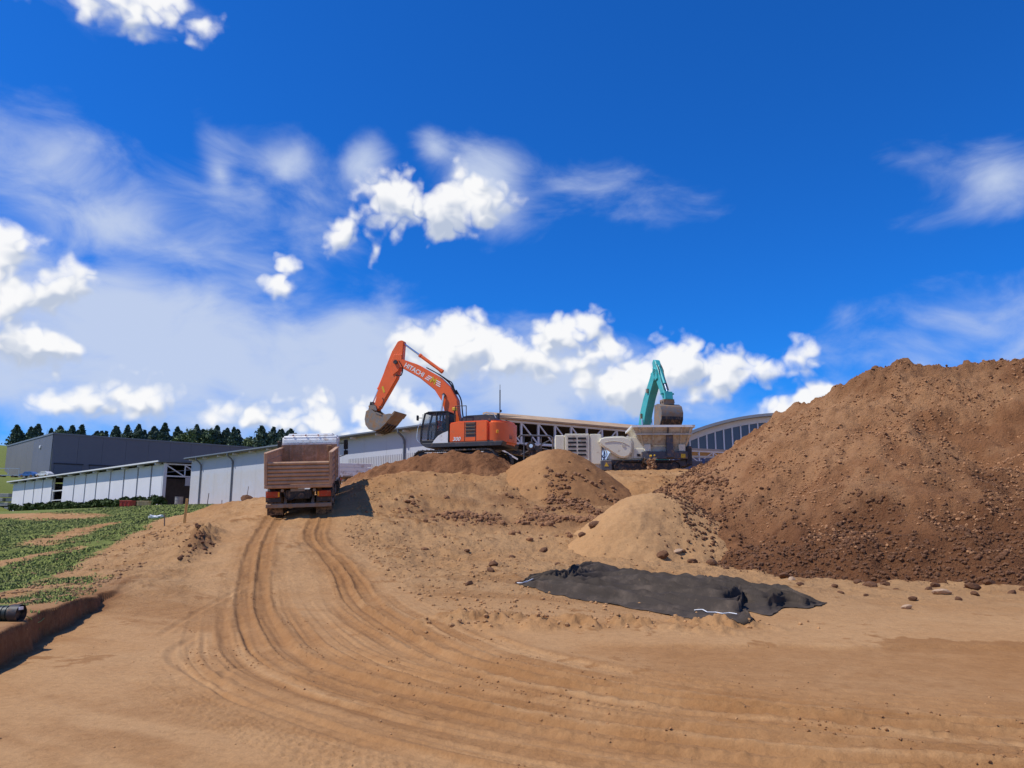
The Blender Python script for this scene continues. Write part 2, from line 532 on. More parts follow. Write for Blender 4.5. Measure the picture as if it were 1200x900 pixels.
    if attrs is not None:
        wet = np.zeros(x.shape)
        for c, l in (((-.18, .18), lo), ((.18, .18), lo), ((.62, .12), lo), ((-.62, .11), lo), ((-.18, .18), li), ((.18, .18), li), ((-.6, .12), li), ((.58, .1), li)):
            wet = np.maximum(wet, (1 - sst(np.abs(l - c[0]), c[1] * .7, c[1] * 1.5)) * (1 if abs(c[0]) < .3 else gone))
        wet = wet * fade * (1 - sst(y, 34, 38)) * (.75 + .5 * lumps)
        between = np.maximum((1 - sst(np.abs(li), cw, cw * 1.7)), (1 - sst(np.abs(lo), cw, cw * 1.7))) * .5 * fade * np.clip(.6 + 2.2 * (st_o + st_i), 0, 1)
        sw = fbm(x * .5 + y * .87, (-x * .87 + y * .5) * .25, .9, 4, .55, 131)
        wet = np.maximum(wet, np.clip(sw * 1.6, 0, .45) * (y < 20) * (x < 4))
        wet = np.maximum(wet, between)
        wet = np.maximum(wet, plate * .62)
        wet = np.maximum(wet, wr * .5)
        wet = np.maximum(wet, sst(np.exp(-((y - 11.5 + .05 * x) / .45) ** 2 - ((x - 6.6) / 2.4) ** 2) + .9 * lumps + .5 * fine, .45, .62) * .85)
        # red clods across the middle and below the big pile
        red = sst(y, 29.5, 31) * (1 - sst(y, 35, 38)) * sst(x, -5, 1) * (1 - sst(x, 8, 12)) * (.25 + .9 * np.clip(lumps + .3, 0, 1))
        red = np.maximum(red, .55 * np.exp(-((y - 32.0 + .1 * x) / 1.0) ** 2) * sst(x, -5.5, -3) * (x < 6))
        red = np.maximum(red, .8 * np.exp(-((x + 9.2 + (y - 23) * .25) / .4) ** 2 - ((y - 23.2) / 1.1) ** 2))
        red = np.maximum(red, .85 * np.exp(-((lat + jag + .02) / .16) ** 2) * (lat < 90) * (1 - sst(y, 16, 18.5)))  # shade of the bank face painted in as darker soil colour
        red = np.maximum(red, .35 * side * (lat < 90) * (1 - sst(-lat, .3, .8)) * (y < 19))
        pale = np.clip(.55 - wet * 1.5 + lumps * .6, 0, 1) * (y < 34)
        # grass on the left slope, torn by sandy strips
        g = sst(-x - 0.31 * y - 5.05, -.3, 1.3) * sst(y, 12.5, 15) * (1 - sst(np.abs(y - 13), 200, 260))
        strips = np.maximum(np.exp(-((x + 15.9) / .6) ** 2) * sst(y, 22.5, 24) * (1 - sst(y, 28, 30)), np.exp(-((x + 18.5 + .38 * (y - 30.7)) / 1.2) ** 2) * sst(y, 28, 31) * (1 - sst(y, 50, 58)))
        strip2 = np.exp(-((x + y - 33.0) / 5.0) ** 2) * sst(-x, 33, 42)
        g = g * (1 - .8 * strips) * (1 - .95 * strip2)
        g = np.where(r > 60, np.maximum(g * (x < 10), sst(x + y, 36, 44) * (1 - sst(x + y, 58, 63)) * (x < -20)), g)
        g = np.where(y - x > 298, 1.0, g)
        g = np.where((r > 150) | (y < -25), 1.0, g)
        g = np.where((x + y > 62) & (y - x < 285) & (r < 400), 0.1, g)
        weeds = .55 * np.exp(-((x + 9.4 + (y - 16) * .35) / 1.0) ** 2) * sst(y, 10, 12) * (1 - sst(y, 19, 23))
        g = np.maximum(g, weeds)
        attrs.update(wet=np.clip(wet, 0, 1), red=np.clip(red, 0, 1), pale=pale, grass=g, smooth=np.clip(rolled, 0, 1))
    return z


def H(x, y):
    return float(ground_h(np.array([float(x)]), np.array([float(y)]), False)[0])


def Hd(x, y):
    return float(ground_h(np.array([float(x)]), np.array([float(y)]))[0])


def mesh_np(name, V, F, attrs=None, smooth=True):
    """quads or triangles from numpy arrays"""
    me = bpy.data.meshes.new(name)
    k = F.shape[1]
    me.vertices.add(len(V))
    me.vertices.foreach_set('co', V.astype(np.float32).ravel())
    me.loops.add(F.size)
    me.loops.foreach_set('vertex_index', F.astype(np.int32).ravel())
    me.polygons.add(len(F))
    me.polygons.foreach_set('loop_start', (np.arange(len(F)) * k).astype(np.int32))
    me.polygons.foreach_set('loop_total', np.full(len(F), k, np.int32))
    me.polygons.foreach_set('use_smooth', np.full(len(F), smooth))
    me.update(calc_edges=True)
    if attrs:
        for n, a in attrs.items():
            at = me.attributes.new(n, 'FLOAT', 'POINT')
            at.data.foreach_set('value', np.asarray(a, np.float32).ravel())
    return me


def grid_faces(ni, nj, wrap=False):
    i = np.arange(ni - 1)[:, None]
    j = np.arange(nj if wrap else nj - 1)[None, :]
    j2 = (j + 1) % nj
    a = i * nj + j
    return np.stack([a, i * nj + j2, (i + 1) * nj + j2, (i + 1) * nj + j], -1).reshape(-1, 4)


def tag(o, label=None, cat=None, group=None, kind=None):
    if label:
        o['label'] = label
    if cat:
        o['category'] = cat
    if group:
        o['group'] = group
    if kind:
        o['kind'] = kind
    return o


def link(name, me, mat=None, parent=None):
    o = bpy.data.objects.new(name, me)
    col.objects.link(o)
    if mat is not None and len(me.materials) == 0:
        me.materials.append(mat)
    if parent is not None:
        o.parent = parent
    return o


def build_ground():
    th = np.concatenate([np.linspace(-180, -44, 60, endpoint=False), np.linspace(-44, 44, 820), np.linspace(44, 180, 60, endpoint=False)[1:]])
    r1 = 1.2 * (5.0 / 1.2) ** (np.arange(40) / 40)
    r2 = 5.0 * (60 / 5.0) ** (np.arange(520) / 520)
    r3 = 60 * (140 / 60.0) ** (np.arange(70) / 70)
    r4 = 140 * (5000 / 140.0) ** (np.arange(71) / 70)
    rr = np.concatenate([[0.02], r1, r2, r3, r4])
    T, RR = np.meshgrid(np.radians(th), rr)
    x = (RR * np.sin(T)).ravel()
    y = (RR * np.cos(T)).ravel()
    at = {}
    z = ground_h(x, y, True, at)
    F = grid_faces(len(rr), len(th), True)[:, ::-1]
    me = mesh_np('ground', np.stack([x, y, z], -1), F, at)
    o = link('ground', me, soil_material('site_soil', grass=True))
    tag(o, 'sandy construction site ground with tyre tracks and a ramp', kind='structure')
    return o


build_ground()


# ------------------------------------------------------------------ heaps of soil
def ridge_h(x, y, crest, slope, step=0.4, soft=0.05):
    C = catmull(crest, step)
    z = np.full(x.shape, -50.0)
    for c in C:
        z = np.maximum(z, c[2] - slope * np.sqrt((x - c[0]) ** 2 + (y - c[1]) ** 2 + soft) + slope * math.sqrt(soft))
    return z


PILE = [(8.6, 45.5, 4.2), (10.2, 44, 4.75), (11.7, 42, 5.6), (13.4, 40, 6.65), (14.6, 37.6, 7.55), (16.0, 35.8, 8.15), (17.7, 34.6, 8.45), (19.5, 33.6, 8.25), (21.8, 32.6, 8.35), (25, 32, 8.75), (31, 32, 8.8), (38, 33, 7.5)]


def pile_h(x, y):
    z = ridge_h(x, y, PILE, 0.62)
    n1 = fbm(x, y, .28, 4, .55, 41)
    n2 = fbm(x, y, 1.5, 4, .6, 44)
    ridg = 0.5 - np.abs(fbm(x, y, .55, 4, .55, 47)) * 1.6
    crag = fbm(x, y, 2.6, 4, .62, 52)
    upper = .35 + .65 * sst(z, 3.5, 7.0)
    return z + n1 * 0.75 + n2 * 0.16 + ridg * .30 - 0.12 + (0.10 * fbm(x, y, 5, 3, .65, 49) + .26 * np.clip(crag, 0, 1) + .07 * fbm(x, y, 9, 2, .6, 53)) * upper


def sand_heap_h(x, y):
    z = ridge_h(x, y, [(6.4, 30.4, 2.55), (5.7, 30.2, 2.75), (4.9, 29.7, 2.65), (4.2, 28.6, 2.05), (3.4, 27.6, 1.15)], .80, .15, .9)
    return z + fbm(x, y, .9, 4, .5, 61) * .16 + fbm(x, y, 6, 3, .6, 63) * .05


def brown_heap_h(x, y):
    z = ridge_h(x, y, [(1.3, 40.2, 5.15), (2.2, 40, 5.5), (2.9, 40.2, 5.3), (3.9, 40.8, 4.6)], .80, .15, .8)
    return z + fbm(x, y, .8, 4, .5, 71) * .16 + fbm(x, y, 6, 3, .6, 73) * .05


def mound_h(x, y):
    z = ridge_h(x, y, [(-7.9, 42.2, 4.35), (-6.9, 41.6, 4.85), (-5.4, 41.2, 4.95), (-4.0, 40.9, 5.2), (-2.6, 40.7, 5.4), (-1.5, 40.7, 5.25), (-.5, 41.0, 4.75)], .74, .15, .3)
    return z + fbm(x, y, .8, 4, .55, 81) * .34 + np.clip(fbm(x, y, 2.2, 4, .6, 85), 0, 1) * .18 + fbm(x, y, 5, 3, .6, 83) * .09


def soil_heap(name, fn, x0, x1, y0, y1, step, mat, label, attrfn):
    xs = np.arange(x0, x1, step)
    ys = np.arange(y0, y1, step)
    X, Y = np.meshgrid(xs, ys)
    x = X.ravel()
    y = Y.ravel()
    z = fn(x, y)
    g = ground_h(x, y, False)
    keep = (z > g - 0.35)
    z = np.maximum(z, g - .5)
    F = grid_faces(len(ys), len(xs))
    F = F[keep[F].any(1)]
    used = np.unique(F)
    remap = np.zeros(len(x), np.int64)
    remap[used] = np.arange(len(used))
    x, y, z, g = x[used], y[used], z[used], g[used]
    at = attrfn(x, y, z, z - g)
    for k in ('wet', 'red', 'pale', 'smooth', 'grass'):
        at.setdefault(k, np.zeros(len(x)))
    me = mesh_np(name, np.stack([x, y, z], -1), remap[F], at)
    o = link(name, me, mat)
    tag(o, label, 'soil heap')
    return o


def pile_at(x, y, z, h):
    n = fbm(x, y, .5, 4, .6, 101)
    n2 = fbm(x, y, 2.0, 4, .65, 105)
    low = 1 - sst(z + n * 2.2 - .12 * (x - 12), 1.2, 3.6)
    red = np.clip(low * 1.0 + np.clip(n2 * 1.2, 0, .5) * .7 + .15 * sst(x, 14, 22), 0, 1) * .95
    top = sst(z + n, 7.0, 8.2) * .5
    wet = np.clip(sst(n, .05, .4) * .9, 0, 1)
    return dict(red=np.maximum(red, top), wet=wet, pale=np.clip(-n * 2, 0, 1) * (1 - low))


heap_mat = soil_material('heap_soil', fine=1.5, base=(.385, .190, .085), pale=(.450, .240, .115), wet=(.270, .118, .050), red=(.175, .074, .032))
soil_heap('soil_heap', pile_h, 4.5, 36, 17, 56, .085, heap_mat, 'huge brown soil heap filling the right side', pile_at)
sand_mat = soil_material('heap_sand', fine=.7)
soil_heap('soil_heap', sand_heap_h, 1.5, 9.5, 24, 34.5, .07, sand_mat, 'small pale sand heap in front of the huge soil heap',
          lambda x, y, z, h: dict(pale=np.full(len(x), .75), smooth=np.full(len(x), .5), red=.15 * np.clip(fbm(x, y, 3, 3, .6, 7) * 2, 0, 1)))
soil_heap('soil_heap', brown_heap_h, -3, 8.5, 31, 47, .08, soil_material('heap_sieved', base=(.36, .18, .072), pale=(.40, .215, .092), wet=(.215, .098, .040), fine=.6), 'rounded brown heap of sieved soil beside the orange excavator',
          lambda x, y, z, h: dict(wet=sst(x, 1.2, 2.4) * .8, smooth=np.full(len(x), .6)))  # right flank darkened: its shaded side is painted into the colour
soil_heap('soil_heap', mound_h, -11.5, 3.0, 33, 47, .075, heap_mat, 'long reddish soil mound right below the orange excavator',
          lambda x, y, z, h: dict(red=.55 * np.clip(fbm(x, y, 1.1, 4, .6, 9) * 2 + .45, 0, 1) * sst(z + .8 * fbm(x, y, .7, 3, .5, 19), 3.7, 4.4), wet=sst(z + fbm(x, y, .7, 3, .5, 19), 3.5, 4.3) * .95))


# ------------------------------------------------------------------ mesh building kit
class MB:
    def __init__(s):
        s.v = []
        s.f = []

    def add(s, V, F):
        b = len(s.v)
        s.v += [tuple(map(float, p)) for p in V]
        s.f += [tuple(i + b for i in f) for f in F]
        return s

    def box(s, x0, x1, y0, y1, z0, z1, rot=None, c=None):
        V = [(x, y, z) for z in (z0, z1) for y in (y0, y1) for x in (x0, x1)]
        if rot is not None:
            m = Euler(rot).to_matrix()
            cc = Vector(c) if c is not None else Vector(((x0 + x1) / 2, (y0 + y1) / 2, (z0 + z1) / 2))
            V = [m @ (Vector(p) - cc) + cc for p in V]
        return s.add(V, [(0, 2, 3, 1), (4, 5, 7, 6), (0, 1, 5, 4), (2, 6, 7, 3), (0, 4, 6, 2), (1, 3, 7, 5)])

    def bar(s, a, b, w, h=None, up=(0, 0, 1)):
        """rectangular bar between two points"""
        h = w if h is None else h
        a = Vector(a)
        b = Vector(b)
        d = (b - a).normalized()
        u = Vector(up)
        if abs(d.dot(u)) > .98:
            u = Vector((1, 0, 0))
        sd_ = d.cross(u).normalized()
        u = sd_.cross(d)
        V = []
        for p in (a, b):
            for q, r in ((-1, -1), (1, -1), (1, 1), (-1, 1)):
                V.append(p + sd_ * q * w / 2 + u * r * h / 2)
        return s.add(V, [(3, 2, 1, 0), (4, 5, 6, 7), (0, 1, 5, 4), (1, 2, 6, 5), (2, 3, 7, 6), (3, 0, 4, 7)])

    def prism(s, prof, a0, a1, axis='y'):
        """profile of (p, q) extruded along axis; y: (x, z), x: (y, z), z: (x, y)"""
        n = len(prof)

        def mk(p, q, a):
            return {'y': (p, a, q), 'x': (a, p, q), 'z': (p, q, a)}[axis]
        area = sum(prof[i][0] * prof[(i + 1) % n][1] - prof[(i + 1) % n][0] * prof[i][1] for i in range(n))
        pr = list(prof) if area > 0 else list(prof)[::-1]
        V = [mk(p, q, a0) for p, q in pr] + [mk(p, q, a1) for p, q in pr]
        lo = tuple(range(n))
        hi = tuple(range(n, 2 * n))
        F = [(i, (i + 1) % n, n + (i + 1) % n, n + i) for i in range(n)]
        flip = (axis == 'y')
        if flip:
            F = [f[::-1] for f in F]
            F += [lo, hi[::-1]]
        else:
            F += [lo[::-1], hi]
        if a1 < a0:
            F = [f[::-1] for f in F]
        return s.add(V, F)

    def cyl(s, a, b, r, r2=None, n=14, caps=True):
        a = Vector(a)
        b = Vector(b)
        r2 = r if r2 is None else r2
        d = (b - a).normalized()
        u = Vector((0, 0, 1)) if abs(d.z) < .9 else Vector((1, 0, 0))
        p = d.cross(u).normalized()
        q = d.cross(p)
        V = []
        for c, rr in ((a, r), (b, r2)):
            for i in range(n):
                t = 2 * math.pi * i / n
                V.append(c + (p * math.cos(t) + q * math.sin(t)) * rr)
        F = [(i, (i + 1) % n, n + (i + 1) % n, n + i) for i in range(n)]
        if caps:
            F += [tuple(range(n))[::-1], tuple(range(n, 2 * n))]
        return s.add(V, F)

    def tube(s, pts, r, n=8):
        for i in range(len(pts) - 1):
            s.cyl(pts[i], pts[i + 1], r, n=n)
        return s

    def curve(s, pts, r, n=7, step=.1):
        C = catmull(pts, step)
        return s.tube([tuple(c) for c in C], r, n)

    def build(s, name, mat, parent=None, bevel=0.0, smooth=None, seg=1):
        me = bpy.data.meshes.new(name)
        me.from_pydata(s.v, [], s.f)
        bm = bmesh.new()
        bm.from_mesh(me)
        bmesh.ops.recalc_face_normals(bm, faces=bm.faces)
        if bevel > 0:
            ed = [e for e in bm.edges if len(e.link_faces) == 2 and e.calc_face_angle(0) > R(28)]
            bmesh.ops.bevel(bm, geom=ed, offset=bevel, segments=seg, affect='EDGES', clamp_overlap=True)
        if smooth:
            for e in bm.edges:
                if len(e.link_faces) == 2 and e.calc_face_angle(0) > R(smooth):
                    e.smooth = False
            for f in bm.faces:
                f.smooth = True
        bm.to_mesh(me)
        bm.free()
        return link(name, me, mat, parent)


def empty(name, loc, rot=(0, 0, 0)):
    e = bpy.data.objects.new(name, None)
    e.empty_display_size = .3
    e.location = loc
    e.rotation_euler = rot
    col.objects.link(e)
    return e


def text_mesh(txt, size, extrude=.004, bold=False, shear=0.0):
    cu = bpy.data.curves.new('lettering', 'FONT')
    cu.body = txt
    cu.size = size
    cu.extrude = extrude
    cu.align_x = 'CENTER'
    cu.align_y = 'CENTER'
    cu.shear = shear
    if bold:
        cu.offset = size * .025
    o = bpy.data.objects.new('lettering', cu)
    col.objects.link(o)
    dg = bpy.context.evaluated_depsgraph_get()
    me = bpy.data.meshes.new_from_object(o.evaluated_get(dg))
    bpy.data.objects.remove(o)
    return me


def lettering(txt, size, mat, parent, loc, rot, bold=False, shear=0.0):
    me = text_mesh(txt, size, bold=bold, shear=shear)
    me.materials.clear()
    o = link('lettering', me, mat, parent)
    o.location = loc
    o.rotation_euler = rot
    return o


mats = dict(
    orange=M('orange_paint', (.88, .150, .032), .38, dirt=.18, scale=1.2, var=.08),
    teal=M('teal_paint', (.055, .40, .40), .42, dirt=.15, scale=1.2),
    dark=M('dark_steel', (.028, .028, .032), .55, dirt=.35, scale=2),
    black=M('black_plastic', (.015, .015, .017), .5, dirt=.15),
    charcoal=M('charcoal_panel', (.05, .05, .056), .5, dirt=.2),
    steel=M('worn_steel', (.24, .215, .185), .5, metal=.35, dirt=.55, scale=1.6, bump=.3),
    earth=M('caked_earth', (.30, .165, .08), .95, var=.3, scale=6, bump=1.0, bscale=14),
    chrome=M('chrome_rod', (.75, .75, .76), .18, metal=.9, var=.03),
    white=M('white_paint', (.78, .78, .75), .45, dirt=.30, scale=1.3, var=.04),
    cream=M('cream_paint', (.78, .73, .56), .5, dirt=.12, scale=1.0, var=.05),
    creamlow=M('cream_dusty', (.60, .55, .43), .6, dirt=.35, scale=1.5),
    machine=M('machine_grey', (.085, .09, .105), .55, dirt=.35, scale=1.4),
    yellow=M('yellow_paint', (.70, .45, .03), .45, var=.05),
    letter=M('white_lettering', (.80, .80, .78), .5, var=.02),
    rubber=M('rubber', (.022, .021, .020), .85, dirt=.65, scale=3, bump=.5),
    bedpaint=M('muddy_bed', (.47, .275, .165), .8, dirt=.5, scale=2.2, dirtcol=(.52, .34, .20), var=.25, bump=.6, bscale=20),
    bedrust=M('muddy_bed_inside', (.44, .26, .165), .85, dirt=.6, scale=3.0, var=.3, bump=.6, bscale=20),
    redlamp=M('red_lens', (.42, .045, .02), .3, dirt=.3, scale=4),
    amber=M('amber_lens', (.80, .34, .02), .3),
    glass=glass_mat('tinted_glass'),
)


# ------------------------------------------------------------------ tracks for crawler machines
def crawler(parent, y0, y1, L, hgt, mat):
    """one crawler track between y0 and y1, along x"""
    mb = MB()
    r = hgt / 2
    pts = []
    n = 44
    per = 2 * (L - hgt) + math.pi * hgt
    sh = per / n

    def at(s):
        s = s % per
        a = L / 2 - r
        if s < 2 * a:
            return (-a + s, hgt), (0, 1)
        s -= 2 * a
        if s < math.pi * r:
            t = s / r
            return (a + r * math.sin(t), r + r * math.cos(t)), (math.sin(t), math.cos(t))
        s -= math.pi * r
        if s < 2 * a:
            return (a - s, 0), (0, -1)
        s -= 2 * a
        t = s / r
        return (-a - r * math.sin(t), r - r * math.cos(t)), (-math.sin(t), -math.cos(t))
    for i in range(n):
        (x, z), (nx, nz) = at(i * sh)
        tx, tz = nz, -nx
        q = []
        for u, v in ((-.46, -.07), (.46, -.07), (.46, -.005), (.30, -.005), (.24, .03), (.16, .03), (.10, -.005), (-.46, -.005)):
            q.append((x + tx * u * sh + nx * v, z + tz * u * sh + nz * v))
        mb.prism(q, y0, y1, 'y')
    tr = mb.build('track', mat, parent)
    fr = MB()
    fr.prism([(-L / 2 + r, .2), (L / 2 - r, .2), (L / 2 - r + .1, r), (L / 2 - r, hgt - .18), (-L / 2 + r, hgt - .18), (-L / 2 + r - .1, r)], y0 + .12, y1 - .12)
    fr.build('track_frame', mats['dark'], parent)
    for sx in (-1, 1):
        w = MB()
        w.cyl((sx * (L / 2 - r), y0 + .08, r), (sx * (L / 2 - r), y1 - .08, r), r - .1, n=20)
        w.cyl((sx * (L / 2 - r), y0 + .02, r), (sx * (L / 2 - r), y1 - .02, r), .18, n=12)
        w.build('sprocket', mats['dark'], parent)
    return tr


def hyd(parent, a, b, r, ext, name='hydraulic_cylinder', paint='orange', y=None):
    """barrel from a, chrome rod to b; ext = share of the length that is rod"""
    a = Vector(a)
    b = Vector(b)
    m = a.lerp(b, 1 - ext)
    barrel = MB().cyl(a, m, r, n=12)
    barrel.cyl(a - (b - a).normalized() * .05, a + (b - a).normalized() * .12, r * 1.25, n=12)
    barrel.cyl(m - (b - a).normalized() * .12, m, r * 1.18, n=12)
    o = barrel.build(name, mats[paint], parent, smooth=40)
    MB().cyl(m, b, r * .55, n=10).build('rod', mats['chrome'], o, smooth=40)
    return o


# ------------------------------------------------------------------ orange excavator
def bucket_part(parent, hinge, scale_pts, w, teeth_dir, matname='steel', yc=0.0):
    """shell profile: list of (x,z) from upper back round to the lip"""
    mb = MB()
    t = .06
    P = scale_pts
    n = len(P)
    # shell plate with thickness
    cx = sum(p[0] for p in P) / n
    cz = sum(p[1] for p in P) / n
    inn = []
    for (x, z) in P:
        d = math.hypot(cx - x, cz - z)
        inn.append((x + (cx - x) / d * t, z + (cz - z) / d * t))
    mb.prism(list(P) + inn[::-1], yc - w / 2, yc + w / 2, 'y')
    bk = mb.build('bucket', mats[matname], parent, smooth=50)
    for s in (-1, 1):
        y = yc + s * w / 2
        MB().prism(P, y - .03 + s * .012, y + .03 + s * .012, 'y').build('side_plate', mats[matname], bk)
    inside = MB()
    inside.prism([((p[0] - cx) * .86 + cx, (p[1] - cz) * .86 + cz - .02) for p in P], yc - w / 2 + .05, yc + w / 2 - .05, 'y')
    return bk, (cx, cz)


def orange_excavator():
    X, Y = -2.75, 44.0
    root = empty('excavator', (X, Y, 4.62), (0, 0, R(180 - 18)))
    tag(root, 'orange crawler excavator holding its bucket up on the soil mound', 'excavator')
    o, d, bk = mats['orange'], mats['dark'], mats['black']
    for s in (-1, 1):
        crawler(root, s * 1.3 - .3, s * 1.3 + .3, 4.95, 1.05, mats['dark'])
    MB().box(-1.2, 1.2, -1.0, 1.0, .45, .95).cyl((0, 0, .9), (0, 0, 1.22), .75, n=24).build('undercarriage', d, root, bevel=.03)
    # upper structure
    MB().prism([(-2.75, 1.2), (1.7, 1.2), (1.95, 1.34), (1.95, 1.45), (-2.85, 1.45)], -1.48, 1.48).build('deck_frame', mats['charcoal'], root, bevel=.02)
    # left engine panels
    pan = MB().prism([(-1.95, 1.45), (.30, 1.45), (.30, 2.55), (-.2, 2.62), (-1.95, 2.62)], .75, 1.47)
    pn = pan.build('side_panel', o, root, bevel=.05, seg=2)
    MB().box(-1.28, -1.24, 1.46, 1.478, 1.5, 2.56).build('panel_gap', bk, pn)
    MB().box(-.62, -.59, 1.46, 1.478, 1.5, 2.56).build('panel_gap', bk, pn)
    MB().box(-1.22, -.66, 1.45, 1.474, 1.72, 2.54).build('grille', mats['charcoal'], pn)
    for k in range(4):
        MB().box(-1.22, -.66, 1.465, 1.50, 1.83 + k * .19, 1.93 + k * .19, rot=(R(-25), 0, 0)).build('louver', mats['steel'], pn)
    MB().prism([(-1.95, 1.45), (.9, 1.45), (.9, 2.5), (-1.95, 2.62)], -1.47, -.75).build('side_panel', o, root, bevel=.05, seg=2)
    # counterweight: curved in plan
    cw = []
    for i in range(17):
        a = math.pi * i / 16
        cw.append((-1.98 - 1.08 * math.sin(a) ** .75, 1.48 * math.cos(a)))
    c = MB().prism(cw, 1.32, 2.62, 'z').build('counterweight', o, root, bevel=.12, seg=3, smooth=40)
    MB().box(-2.85, -2.8, .3, .9, 2.63, 2.66).build('lifting_lug', d, c)
    MB().prism([(x * .985, y * 1.006) for x, y in cw[:5]] + [(-1.9, 1.2)], 1.22, 1.50, 'z').build('lower_band', mats['charcoal'], c)
    a = math.pi * 3 / 16
    MB().box(-2.56, -2.42, 1.28, 1.45, 1.88, 2.06, rot=(0, 0, R(28))).build('marker_lamp', mats['amber'], c, bevel=.02)
    # emblem on the rounded rear corner
    em = MB()
    for k in range(4):
        em.box(-3.02 + .012 * k, -2.99 + .012 * k, .30 + .1 * k, .36 + .1 * k, 1.62, 2.36 - .12 * k, rot=(R(14), 0, R(12)))
    em.build('emblem', mats['steel'], c)
    # engine hood
    MB().prism([(-2.35, 2.55), (-.1, 2.55), (-.1, 2.78), (-.45, 2.98), (-1.75, 3.0), (-2.25, 2.8)], -1.1, 1.1).build('engine_hood', mats['charcoal'], root, bevel=.06, seg=2)
    MB().cyl((-1.9, -.5, 2.9), (-1.9, -.5, 3.25), .09).build('exhaust', d, root)
    MB().curve([(-2.2, .7, 2.75), (-2.05, .75, 3.05), (-1.7, .8, 3.1), (-1.4, .82, 2.98)], .022).build('hood_rail', mats['chrome'], root)
    # tool box, walkway and rails
    MB().box(.35, 1.6, -1.42, -.6, 1.45, 2.3).build('fuel_tank', o, root, bevel=.05)
    MB().curve([(.05, 1.30, 2.55), (.05, 1.30, 3.42), (-.05, 1.30, 3.5), (-.55, 1.3, 3.5), (-.62, 1.3, 3.42), (-.62, 1.3, 2.6)], .024, step=.3).build('handrail', d, root)
    lp = MB().box(.08, .30, .9, 1.15, 3.28, 3.48).build('work_lamp', mats['yellow'], root, bevel=.03)
    MB().box(.15, .22, .98, 1.06, 2.6, 3.3).build('lamp_post', d, lp)
    # cab
    y0, y1 = .42, 1.45
    prof = [(.36, 1.32), (1.95, 1.32), (2.13, 1.55), (2.08, 2.2), (1.83, 3.17), (1.70, 3.25), (.42, 3.25), (.36, 3.16)]
    cab = empty('cab', (0, 0, 0))
    cab.parent = root
    fl = MB().prism([(.36, 1.32), (1.95, 1.32), (2.1, 1.5), (2.1, 1.62), (.36, 1.62)], y0, y1).build('cab_floor', bk, cab, bevel=.03)
    MB().prism([(.36, 3.13), (1.86, 3.13), (1.72, 3.26), (.46, 3.26)], y0, y1).build('cab_roof', bk, cab, bevel=.05, seg=2)
    for yy in (y0 + .04, y1 - .04):
        MB().bar((2.07, yy, 1.55), (2.04, yy, 2.25), .08).bar((2.04, yy, 2.25), (1.82, yy, 3.18), .08).build('front_post', bk, cab)
        MB().bar((1.12, yy, 1.6), (1.12, yy, 3.18), .09).build('door_post', bk, cab)
        MB().box(.36, .54, yy - .04, yy + .04, 1.6, 3.15).build('rear_post', bk, cab)
        MB().box(1.14, 2.02, yy - .008, yy + .008, 1.7, 3.12).prism([(2.02, 1.7), (2.04, 2.2), (2.02, 2.25)], yy - .008, yy + .008).build('side_window', mats['glass'], cab)
        MB().box(.54, 1.08, yy - .008, yy + .008, 2.12, 3.12).build('side_window', mats['glass'], cab)
        MB().box(.54, 1.08, yy - .03, yy + .03, 1.6, 2.12).build('door_panel', bk, cab)
    MB().box(.37, .40, y0 + .05, y1 - .05, 1.6, 3.1).build('rear_wall', bk, cab)
    MB().add([(2.06, y0 + .06, 1.6), (2.06, y1 - .06, 1.6), (2.03, y1 - .06, 2.25), (2.03, y0 + .06, 2.25), (1.80, y1 - .06, 3.14), (1.80, y0 + .06, 3.14)], [(0, 1, 2, 3), (3, 2, 4, 5)]).build('windscreen', mats['glass'], cab)
    sw = [(.40, 1.42), (1.35, 1.42), (1.22, 1.62), (1.0, 1.85), (.7, 2.0), (.40, 2.1)]
    MB().prism(sw, y1 - .012, y1 + .014).build('white_stripe', mats['white'], cab)
    MB().box(.55, 1.05, .62, 1.2, 1.62, 1.95).box(.45, .62, .66, 1.16, 1.9, 2.75, rot=(0, R(-8), 0)).build('seat', mats['charcoal'], cab, bevel=.05)
    for yy in (.7, 1.2):
        MB().cyl((1.55, yy, 1.6), (1.5, yy, 2.15), .03).build('control_lever', bk, cab)
    mi = MB().box(2.2, 2.3, 1.42, 1.6, 2.75, 3.05).build('mirror', bk, root, bevel=.03)
    MB().tube([(2.0, 1.42, 2.9), (2.25, 1.5, 2.9)], .02).build('mirror_arm', bk, mi)
    MB().curve([(2.12, 1.44, 1.5), (2.28, 1.47, 1.7), (2.24, 1.47, 2.3), (2.1, 1.45, 2.6)], .02).build('grab_bar', mats['chrome'], root)
    # boom
    top = [(.02, 2.15), (.30, 3.3), (.38, 4.05), (.80, 4.80), (1.52, 5.48), (2.97, 6.32), (4.25, 6.80), (4.48, 6.66)]
    bot = [(4.45, 6.40), (4.25, 6.32), (2.75, 5.46), (1.80, 4.70), (1.32, 4.0), (1.10, 3.2), (.62, 1.75), (.2, 1.6)]
    bm_ = MB().prism(top + bot, -.24, .24)
    boom = bm_.build('boom', o, root, bevel=.03, seg=2)
    MB().cyl((.3, -.45, 1.85), (.3, .45, 1.85), .17).build('boom_pin', d, boom)
    MB().prism([(1.05, 4.35), (1.20, 4.50), (1.34, 4.40), (1.16, 4.22)], -.3, .3).build('cylinder_bracket', d, boom, bevel=.02)
    hyd(boom, (1.55, .36, 1.6), (1.17, .36, 4.36), .11, .55, 'boom_cylinder')
    hyd(boom, (1.55, -.36, 1.6), (1.17, -.36, 4.36), .11, .55, 'boom_cylinder')
    # lettering on the left face; machine's +x is left in the picture so text runs towards -x
    ang = math.atan2(6.05 - 5.30, 4.1 - 2.6)
    rt = (R(90), 0, R(180))

